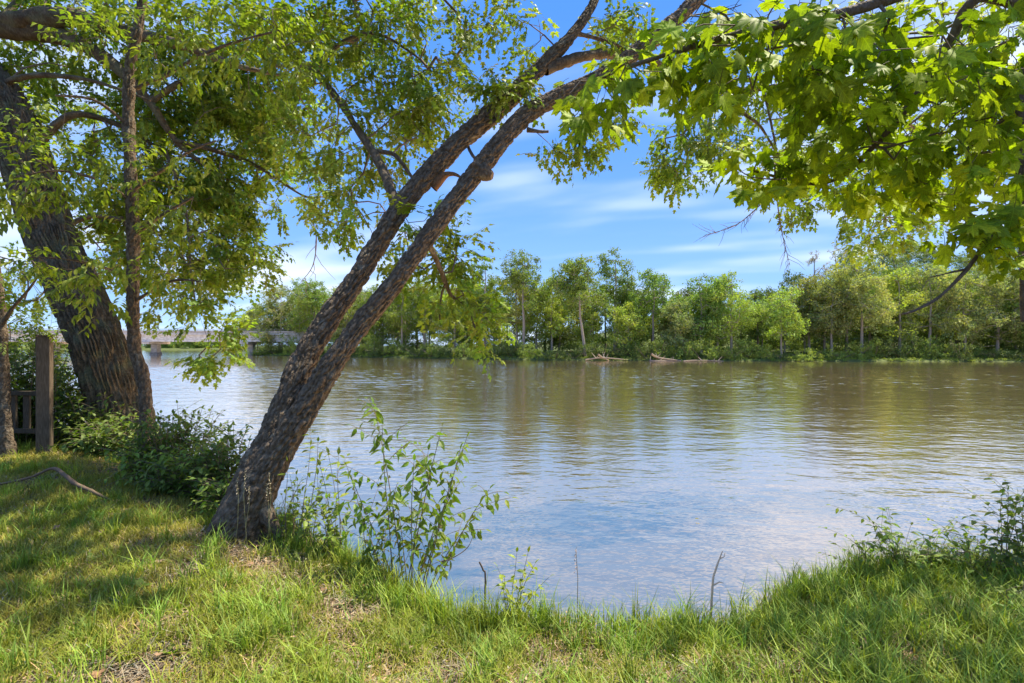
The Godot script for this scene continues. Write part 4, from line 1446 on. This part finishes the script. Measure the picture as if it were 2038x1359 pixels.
func build_shrubs() -> void:
	rng.seed = 801
	# the shrub at the water's edge
	var d := 3.95
	var base := ground_at(800, d)
	var stems := []
	for e in [[742, 805, 0.1], [760, 850, 0.0], [880, 850, -0.1], [915, 900, 0.0], [975, 975, 0.1], [935, 1040, 0.1], [850, 900, 0.2], [700, 960, 0.1], [820, 920, -0.2], [900, 980, -0.2], [790, 990, 0.2], [860, 1060, 0.1], [930, 870, 0.15], [690, 930, -0.1]]:
		var b := base + Vector3(rnd(-0.08, 0.1), -0.05, rnd(-0.05, 0.05))
		stems.append(arching(b, spot(e[0], e[1], d + e[2]), rnd(0.02, 0.1)))
	leafy_plant("waterside_shrub", base, "airy many stemmed shrub with drooping oval leaves at the grassy edge", "shrub", "", stems, 0.0065, 0.036, [0.065, 0.11], "shrub", 300, 0.5, 5, 0.7)
	# plants between the leaning trunk and that shrub
	for e in [[690, 4.3, 655, 905, 4, "slender plant with long toothed leaves between trunk and airy shrub", "long", 0.11], [620, 4.5, 630, 940, 6, "yellowing weedy plant behind the grass beside the leaning trunk", "oval", 0.075], [570, 4.6, 600, 935, 7, "low leafy weed hugging the foot of the leaning trunk", "oval", 0.07], [660, 4.35, 680, 990, 6, "low pale leaved weed in front of the slender plant", "oval", 0.08], [740, 4.1, 735, 1010, 5, "short leafy weed at the foot of the airy shrub", "dark", 0.07], [600, 4.6, 610, 870, 3, "spindly twig with few leaves rising behind the leaning trunk", "long", 0.08]]:
		var b := ground_at(e[0], e[1])
		var st := []
		for k in e[4]:
			st.append(arching(b + Vector3(rnd(-0.15, 0.15), -0.05, rnd(-0.1, 0.1)), spot(e[2] + rnd(-45, 45), e[3] + rnd(0, 70), e[1] + rnd(-0.15, 0.15)), rnd(0.0, 0.06)))
		leafy_plant("weed", b, e[5], "plant", "", st, 0.005, 0.045, [e[7] * 0.7, e[7] * 1.1], e[6], 60, 0.25, 1)
	# undergrowth between the old tree and the leaning tree
	var under := [
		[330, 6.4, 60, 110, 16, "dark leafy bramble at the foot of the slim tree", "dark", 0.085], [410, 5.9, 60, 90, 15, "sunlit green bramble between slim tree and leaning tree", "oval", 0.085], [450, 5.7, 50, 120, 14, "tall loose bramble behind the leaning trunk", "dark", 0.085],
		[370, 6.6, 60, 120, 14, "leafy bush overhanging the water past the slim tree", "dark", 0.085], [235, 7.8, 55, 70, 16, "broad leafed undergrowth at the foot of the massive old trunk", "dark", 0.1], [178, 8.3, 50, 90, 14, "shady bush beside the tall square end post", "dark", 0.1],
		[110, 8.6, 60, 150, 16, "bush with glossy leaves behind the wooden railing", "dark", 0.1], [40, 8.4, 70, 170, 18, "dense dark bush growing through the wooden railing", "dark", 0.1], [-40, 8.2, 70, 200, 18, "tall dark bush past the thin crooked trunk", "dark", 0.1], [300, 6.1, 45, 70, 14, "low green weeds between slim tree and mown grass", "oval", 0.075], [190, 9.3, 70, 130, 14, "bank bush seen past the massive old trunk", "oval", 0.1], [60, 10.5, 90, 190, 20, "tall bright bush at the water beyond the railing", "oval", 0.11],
		[455, 5.3, 30, 60, 12, "low fern like weed against the leaning trunk", "oval", 0.07], [345, 5.9, 50, 60, 14, "spreading low weeds at the edge of the shaded lawn", "dark", 0.075],
	]
	for e in under:
		var b := ground_at(e[0], e[1])
		var st := []
		for k in int(e[4] * 2.6):
			var a := rng.randf() * TAU
			var reach: float = e[2] / FOCAL * e[1]
			var high: float = e[3] * 1.35 / FOCAL * e[1]
			var foot := b + Vector3(cos(a) * reach * 0.5, 0, sin(a) * reach * 0.5) * rng.randf()
			foot.y = maxf(bank_height(foot.x, foot.z), -0.1) - 0.03
			st.append(arching(foot, foot + Vector3(cos(a) * reach * rnd(0.3, 1.0), high * rnd(0.45, 1.0), sin(a) * reach * rnd(0.3, 1.0)), rnd(0.02, 0.15)))
		leafy_plant("undergrowth_bush", b, e[5], "bush", "", st, 0.007, 0.045, [e[7] * 0.75, e[7] * 1.3], e[6], 60, 0.08, 4)
	# seedling on the grassy brink, feathered leaves
	var sb := ground_at(1015, 3.45)
	var fronds := []
	for e in [[1025, 1100, 0.0], [990, 1125, 0.05], [1060, 1125, 0.0], [1088, 1148, -0.05], [1005, 1150, -0.1], [1050, 1105, 0.1]]:
		fronds.append(arching(sb, spot(e[0], e[1], 3.4 + e[2]), 0.04))
	leafy_plant("seedling", sb, "small seedling with feathery paired leaflets on the grassy brink", "plant", "", fronds, 0.0035, 0.019, [0.05, 0.08], "long", 120, 0.25)
	# brushy bank at the right of the open brink
	var right := [
		[1800, 3.95, [[1745, 1032], [1775, 1060], [1850, 1055], [1800, 1070]], "arching sapling with reddish and yellow tip leaves above the weedy bank", "oval", 0.075, 2],
		[2010, 3.7, [[2000, 975], [2030, 985], [1985, 1045], [2045, 1030], [2060, 960]], "dark purplish leaved shrub at the end of the weedy bank", "dark", 0.075, 3],
		[1720, 4.0, [[1700, 1070], [1735, 1085], [1690, 1090]], "thin yellow green weed at the start of the weedy bank", "oval", 0.06, 1],
		[1870, 4.0, [[1850, 1085], [1900, 1080], [1930, 1090], [1880, 1100]], "leafy weed patch under the arching sapling", "oval", 0.06, 2],
		[1950, 3.9, [[1930, 1070], [1965, 1075], [1990, 1090], [1945, 1100]], "bushy green weed beside the dark purplish shrub", "oval", 0.065, 2],
		[2030, 3.2, [[2000, 1180], [2040, 1160], [2060, 1200], [1985, 1220]], "broad leafed weed in the shaded grass below the purplish shrub", "oval", 0.06, 1],
	]
	for e in right:
		var b := ground_at(e[0], e[1])
		var st := []
		for q in e[2]:
			for k in 3:
				st.append(arching(b + Vector3(rnd(-0.12, 0.12), -0.03, rnd(-0.1, 0.1)), spot(q[0] + rnd(-12, 12), q[1] + rnd(-6, 20), e[1] + rnd(-0.2, 0.2)), rnd(0.0, 0.06)))
		leafy_plant("bank_weed", b, e[3], "plant", "", st, 0.004, 0.04, [e[5] * 0.6, e[5] * 1.1], e[4], 80, 0.25, e[6])


# ---------------------------------------------------------------- grass
func make_turf(blades: int, spread: float, lo: float, hi: float, wide: float, bend: float, dry: float) -> ArrayMesh:
	var s := Shape.new()
	for k in blades:
		var a := rng.randf() * TAU
		var r := spread * sqrt(rng.randf())
		var root := Vector3(cos(a) * r, -0.01, sin(a) * r)
		var high := rnd(lo, hi)
		var w := rng.randf() * TAU
		var lean := Vector3(cos(w), 0, sin(w)) * high * rnd(0.1, bend)
		var side := Vector3(-sin(w), 0, cos(w)) * wide * rnd(0.6, 1.2) * 0.5
		var tone := rnd(0.55, 1.5)
		var col := Color(tone, tone, tone)
		if rng.randf() < dry:
			col = Color(1.5, 1.05, 2.2) * rnd(0.8, 1.2)
		var mid := root + Vector3(0, high * 0.55, 0) + lean * 0.3
		var tip := root + Vector3(0, high * rnd(0.75, 1.0), 0) + lean
		s.quad(root - side, mid - side * 0.8, mid + side * 0.8, root + side, col)
		s.tri(mid - side * 0.8, tip, mid + side * 0.8, col)
	return s.mesh()


func build_grass() -> void:
	rng.seed = 901
	var lawn := []
	var tuft := []
	for k in 4:
		lawn.append(make_turf(44, 0.12, 0.025, 0.11, 0.0056, 1.3, 0.2))
		tuft.append(make_turf(30, 0.06, 0.12, 0.42, 0.0065, 0.5, 0.06))
	var lawn_at := [[], [], [], []]
	var lawn_tint := [[], [], [], []]
	var tuft_at := [[], [], [], []]
	var tuft_tint := [[], [], [], []]
	var tries := 0
	var made := 0
	while made < 7600 and tries < 60000:
		tries += 1
		var d := lerpf(1.6, 13.0, pow(rng.randf(), 1.5))
		var x := rnd(-1.2, 1.2) * (d + 0.8)
		var s := inland(x, -d)
		if s < 0.02:
			continue
		var p := Vector3(x, bank_height(x, -d), -d)
		var lush := patch_noise.get_noise_2d(x * 7.0, d * 7.0) + patch_noise.get_noise_2d(x * 25.0 + 9.0, d * 25.0) * 0.6
		var hue := clampf(lush * 1.5 + 0.4, 0, 1)
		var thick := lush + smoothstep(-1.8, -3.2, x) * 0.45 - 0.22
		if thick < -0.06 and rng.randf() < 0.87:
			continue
		var k := rng.randi() % 4
		var b := Basis(Vector3.UP, rng.randf() * TAU)
		var size := rnd(0.6, 1.35)
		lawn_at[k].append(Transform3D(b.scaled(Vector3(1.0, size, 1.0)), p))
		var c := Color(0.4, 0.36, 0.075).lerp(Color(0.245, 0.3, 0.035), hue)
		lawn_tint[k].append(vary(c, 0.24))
		made += 1
	made = 0
	tries = 0
	while made < 3000 and tries < 60000:
		tries += 1
		var d := lerpf(1.8, 11.0, pow(rng.randf(), 1.6))
		var x := rnd(-1.2, 1.2) * (d + 0.5)
		var s := inland(x, -d)
		if s < -0.1:
			continue
		var edge := smoothstep(0.6, 0.0, s)
		var tuftiness := patch_noise.get_noise_2d(x * 12.0 + 70.0, d * 12.0) * 0.6
		var right := smoothstep(1.0, 2.0, x) * 0.4
		if rng.randf() > edge * 0.75 + 0.1 + maxf(0, tuftiness - 0.08) * 1.3 + right:
			continue
		var k := rng.randi() % 4
		var size := rnd(0.55, 1.0) * lerpf(0.65, 0.95, edge)
		tuft_at[k].append(Transform3D(Basis(Vector3.UP, rng.randf() * TAU).scaled(Vector3(1, size, 1)), Vector3(x, bank_height(x, -d), -d)))
		tuft_tint[k].append(vary(Color(0.24, 0.34, 0.045), 0.4))
		made += 1
	var groups := [["short mown grass with dry patches covering the bank", "grass", lawn, lawn_at, lawn_tint], ["long green grass tufts along the brink and among the lawn", "tall_grass", tuft, tuft_at, tuft_tint]]
	for g in groups:
		for k in 4:
			tag(scatter(self, g[1], g[2][k], M.grass, g[3][k], g[4][k]), g[0], "grass", "", "stuff")
	# dry leaves and dead stems lying between the blades
	var flake := Shape.new()
	for k in 26:
		var q := Vector3(rnd(-0.14, 0.14), rnd(0.004, 0.02), rnd(-0.14, 0.14))
		var tone := rnd(0.6, 1.3)
		var b := facing(Vector3(rnd(-1, 1), rnd(-0.2, 0.2), rnd(-1, 1)), Vector3.UP + rdir() * 0.5)
		if k % 3:
			var l := rnd(0.03, 0.09)
			s_strip(flake, q, b.z, l, 0.0035, Color(tone * 1.1, tone, tone * 0.9))
		else:
			oval_leaf(flake, Transform3D(b, q), rnd(0.012, 0.03), rnd(0.006, 0.014), Color(tone, tone * 0.88, tone * 0.78))
	var places := []
	var tints := []
	for k in 9000:
		var d := lerpf(1.6, 9.0, pow(rng.randf(), 1.5))
		var x := rnd(-1.2, 1.2) * (d + 0.5)
		if inland(x, -d) < 0.1:
			continue
		places.append(Transform3D(Basis(Vector3.UP, rng.randf() * TAU), Vector3(x, bank_height(x, -d) + 0.004, -d)))
		tints.append(vary(Color(0.3, 0.245, 0.17), 0.4))
		if places.size() >= 4600:
			break
	tag(scatter(self, "leaf_litter", flake.mesh(), M.litter, places, tints), "dry brown leaf litter and dead stems among the grass", "litter", "", "stuff")


# low rosettes of broad leaves, each a small weed, and whole brown leaves on the ground
func build_turf_weeds() -> void:
	rng.seed = 951
	var done := 0
	while done < 70:
		var d := lerpf(2.1, 6.0, pow(rng.randf(), 1.3))
		var x := rnd(-1.05, 1.05) * d
		if inland(x, -d) < 0.15:
			continue
		done += 1
		var at := Vector3(x, bank_height(x, -d), -d)
		var root := thing("turf_weed", at, "small broad leafed weed growing low in the turf", "plant", "weeds in the turf")
		var a0 := rng.randf() * TAU
		for k in 5 + rng.randi() % 4:
			var a := a0 + k * 2.4
			var o := MeshInstance3D.new()
			o.name = "leaf"
			o.mesh = leaf_set.oval[rng.randi() % 10]
			o.material_override = M.leaf
			o.transform = Transform3D(facing(Vector3(cos(a), rnd(0.25, 1.1), sin(a)), Vector3.UP).scaled(Vector3.ONE * rnd(0.045, 0.1)), Vector3(0, 0.005, 0))
			root.add_child(o, true)
	var brown := []
	for k in 4:
		var s := Shape.new()
		lobed_leaf(s, Transform3D.IDENTITY, 1.0, LOBES, rnd(-0.5, 0.6), rnd(-0.2, 0.5), rnd(-0.5, 0.5), vary(Color(0.24, 0.16, 0.1), 0.3), true)
		brown.append(s.mesh())
	done = 0
	while done < 90:
		var d := lerpf(2.1, 5.5, pow(rng.randf(), 1.2))
		var x := rnd(-1.05, 1.05) * d
		if inland(x, -d) < 0.15:
			continue
		done += 1
		var o := MeshInstance3D.new()
		o.name = numbered("dead_leaf")
		o.mesh = brown[done % 4]
		o.material_override = M.litter
		o.transform = Transform3D(facing(Vector3(rnd(-1, 1), rnd(-0.2, 0.2), rnd(-1, 1)), Vector3.UP + rdir() * 0.4).scaled(Vector3.ONE * rnd(0.035, 0.075)), Vector3(x, bank_height(x, -d) + rnd(0.02, 0.05), -d))
		add_child(o)
		tag(o, "curled brown dead leaf lying in the turf", "leaf", "dead leaves in the turf")


func s_strip(s: Shape, at: Vector3, dir: Vector3, long: float, wide: float, col: Color) -> void:
	var side := dir.cross(Vector3.UP).normalized() * wide * 0.5
	s.quad(at - side, at + dir * long - side, at + dir * long + side, at + side, col)


# ---------------------------------------------------------------- sticks and small things
func stick(called: String, label: String, category: String, pts: Array, radii: Array, col: Color, forks: Array) -> void:
	var root := thing(called, pts[0], label, category)
	var sp := spline(pts, radii, 0.02)
	var s := Shape.new()
	s.tube(sp[0], sp[1], 9, col, func(p, _a, _w, r): return bark_noise.get_noise_3d(p.x * 90.0, p.y * 90.0, p.z * 90.0) * r * 0.35)
	part(root, "stem", s, M.twig)
	for f in forks:
		s = Shape.new()
		s.tube(f[0], f[1], 6, col)
		part(root, "fork", s, M.twig)


func build_small_things() -> void:
	rng.seed = 1001
	# crooked branch on the shaded lawn
	var p := []
	for e in [[-90, 978, 5.6], [0, 963, 5.65], [60, 950, 5.65], [105, 932, 5.65], [130, 946, 5.5], [150, 962, 5.4], [185, 978, 5.3], [226, 998, 5.25]]:
		p.append(spot(e[0], e[1], e[2]))
	stick("fallen_branch", "crooked fallen branch lying on the shaded lawn", "branch", p, [0.01, 0.012, 0.013, 0.017, 0.021, 0.021, 0.017, 0.008], Color(0.14, 0.1, 0.07), [])
	# pale bleached stick standing at the brink
	var b := ground_at(1412, 3.3)
	p = [b + Vector3(0, -0.05, 0), spot(1418, 1165, 3.3), spot(1424, 1135, 3.3), spot(1432, 1112, 3.3), spot(1438, 1096, 3.3)]
	stick("bleached_stick", "pale bare stick standing upright at the grassy brink", "stick", p, [0.009, 0.008, 0.0065, 0.005, 0.002], Color(0.6, 0.44, 0.33), [[[p[3], spot(1441, 1108, 3.3), spot(1443, 1100, 3.3)], [0.005, 0.003, 0.002]], [[p[1], spot(1432, 1158, 3.28), spot(1440, 1160, 3.26)], [0.006, 0.004, 0.002]]])
	b = ground_at(962, 3.45)
	p = [b + Vector3(0, -0.05, 0), spot(966, 1155, 3.45), spot(962, 1135, 3.45), spot(954, 1118, 3.45)]
	stick("dark_stick", "short dark bent stick at the water's edge near the seedling", "stick", p, [0.007, 0.006, 0.006, 0.005], Color(0.1, 0.075, 0.06), [])
	# dry stalk with seed head
	b = ground_at(1148, 3.4)
	var root := thing("dry_stalk", b, "thin dry weed stalk with a seed head at the brink", "plant")
	var s := Shape.new()
	s.tube([b, spot(1150, 1150, 3.4), spot(1146, 1092, 3.4)], [0.003, 0.0026, 0.0015], 5, Color(0.3, 0.24, 0.18))
	part(root, "stem", s, M.twig)
	s = Shape.new()
	for k in 34:
		var q := spot(1146 + rnd(-2, 2), lerpf(1092, 1140, k / 34.0), 3.4)
		oval_leaf(s, turned(q, rdir() + Vector3(0, 0.6, 0), Vector3.UP), rnd(0.01, 0.02), 0.006, Color(0.36, 0.27, 0.2))
	part(root, "seed_head", s, M.litter)
	# flowering grass stalks against the leaning trunk
	for e in [[472, 950], [496, 968], [488, 935], [531, 962], [536, 940]]:
		b = ground_at(e[0] + rnd(-6, 6), 4.42)
		root = thing("grass_stalk", b, "slender flowering grass stalk against the dark leaning trunk", "plant", "flowering grass stalks at the leaning trunk")
		var tip := spot(e[0], e[1], 4.4)
		s = Shape.new()
		s.tube([b, b.lerp(tip, 0.35) + rdir() * 0.02, b.lerp(tip, 0.7) + rdir() * 0.02, tip], [0.0017, 0.0015, 0.0013, 0.001], 4, Color(0.3, 0.3, 0.14))
		part(root, "stem", s, M.twig)
		s = Shape.new()
		for k in 26:
			oval_leaf(s, turned(b.lerp(tip, lerpf(0.72, 1.0, k / 26.0)) + rdir() * 0.006, rdir() + Vector3(0, 0.8, 0), Vector3.UP), rnd(0.012, 0.022), 0.007, Color(0.42, 0.36, 0.24))
		part(root, "seed_head", s, M.litter)
	# a leaf afloat
	var q := spot(1383, 1036, EYE.y * FOCAL / (1036 - HORIZON))
	root = thing("floating_leaf", Vector3(q.x, 0.03, q.z), "single yellow leaf afloat on the grey water", "leaf")
	s = Shape.new()
	lobed_leaf(s, Transform3D(Basis(Vector3.UP, 1.0), root.position), 0.06, SIMPLE_LOBES, -0.1, 0.1, 0.0, Color(0.5, 0.45, 0.05), false)
	part(root, "blade", s, M.leaf)
	# small dead branch arching at the shrub's foot
	p = [spot(880, 1118, 3.9), spot(905, 1108, 3.85), spot(930, 1090, 3.85), spot(942, 1066, 3.85)]
	stick("thin_dead_twig", "thin bare arched twig beside the airy shrub", "twig", p, [0.005, 0.004, 0.003, 0.0015], Color(0.16, 0.12, 0.09), [])
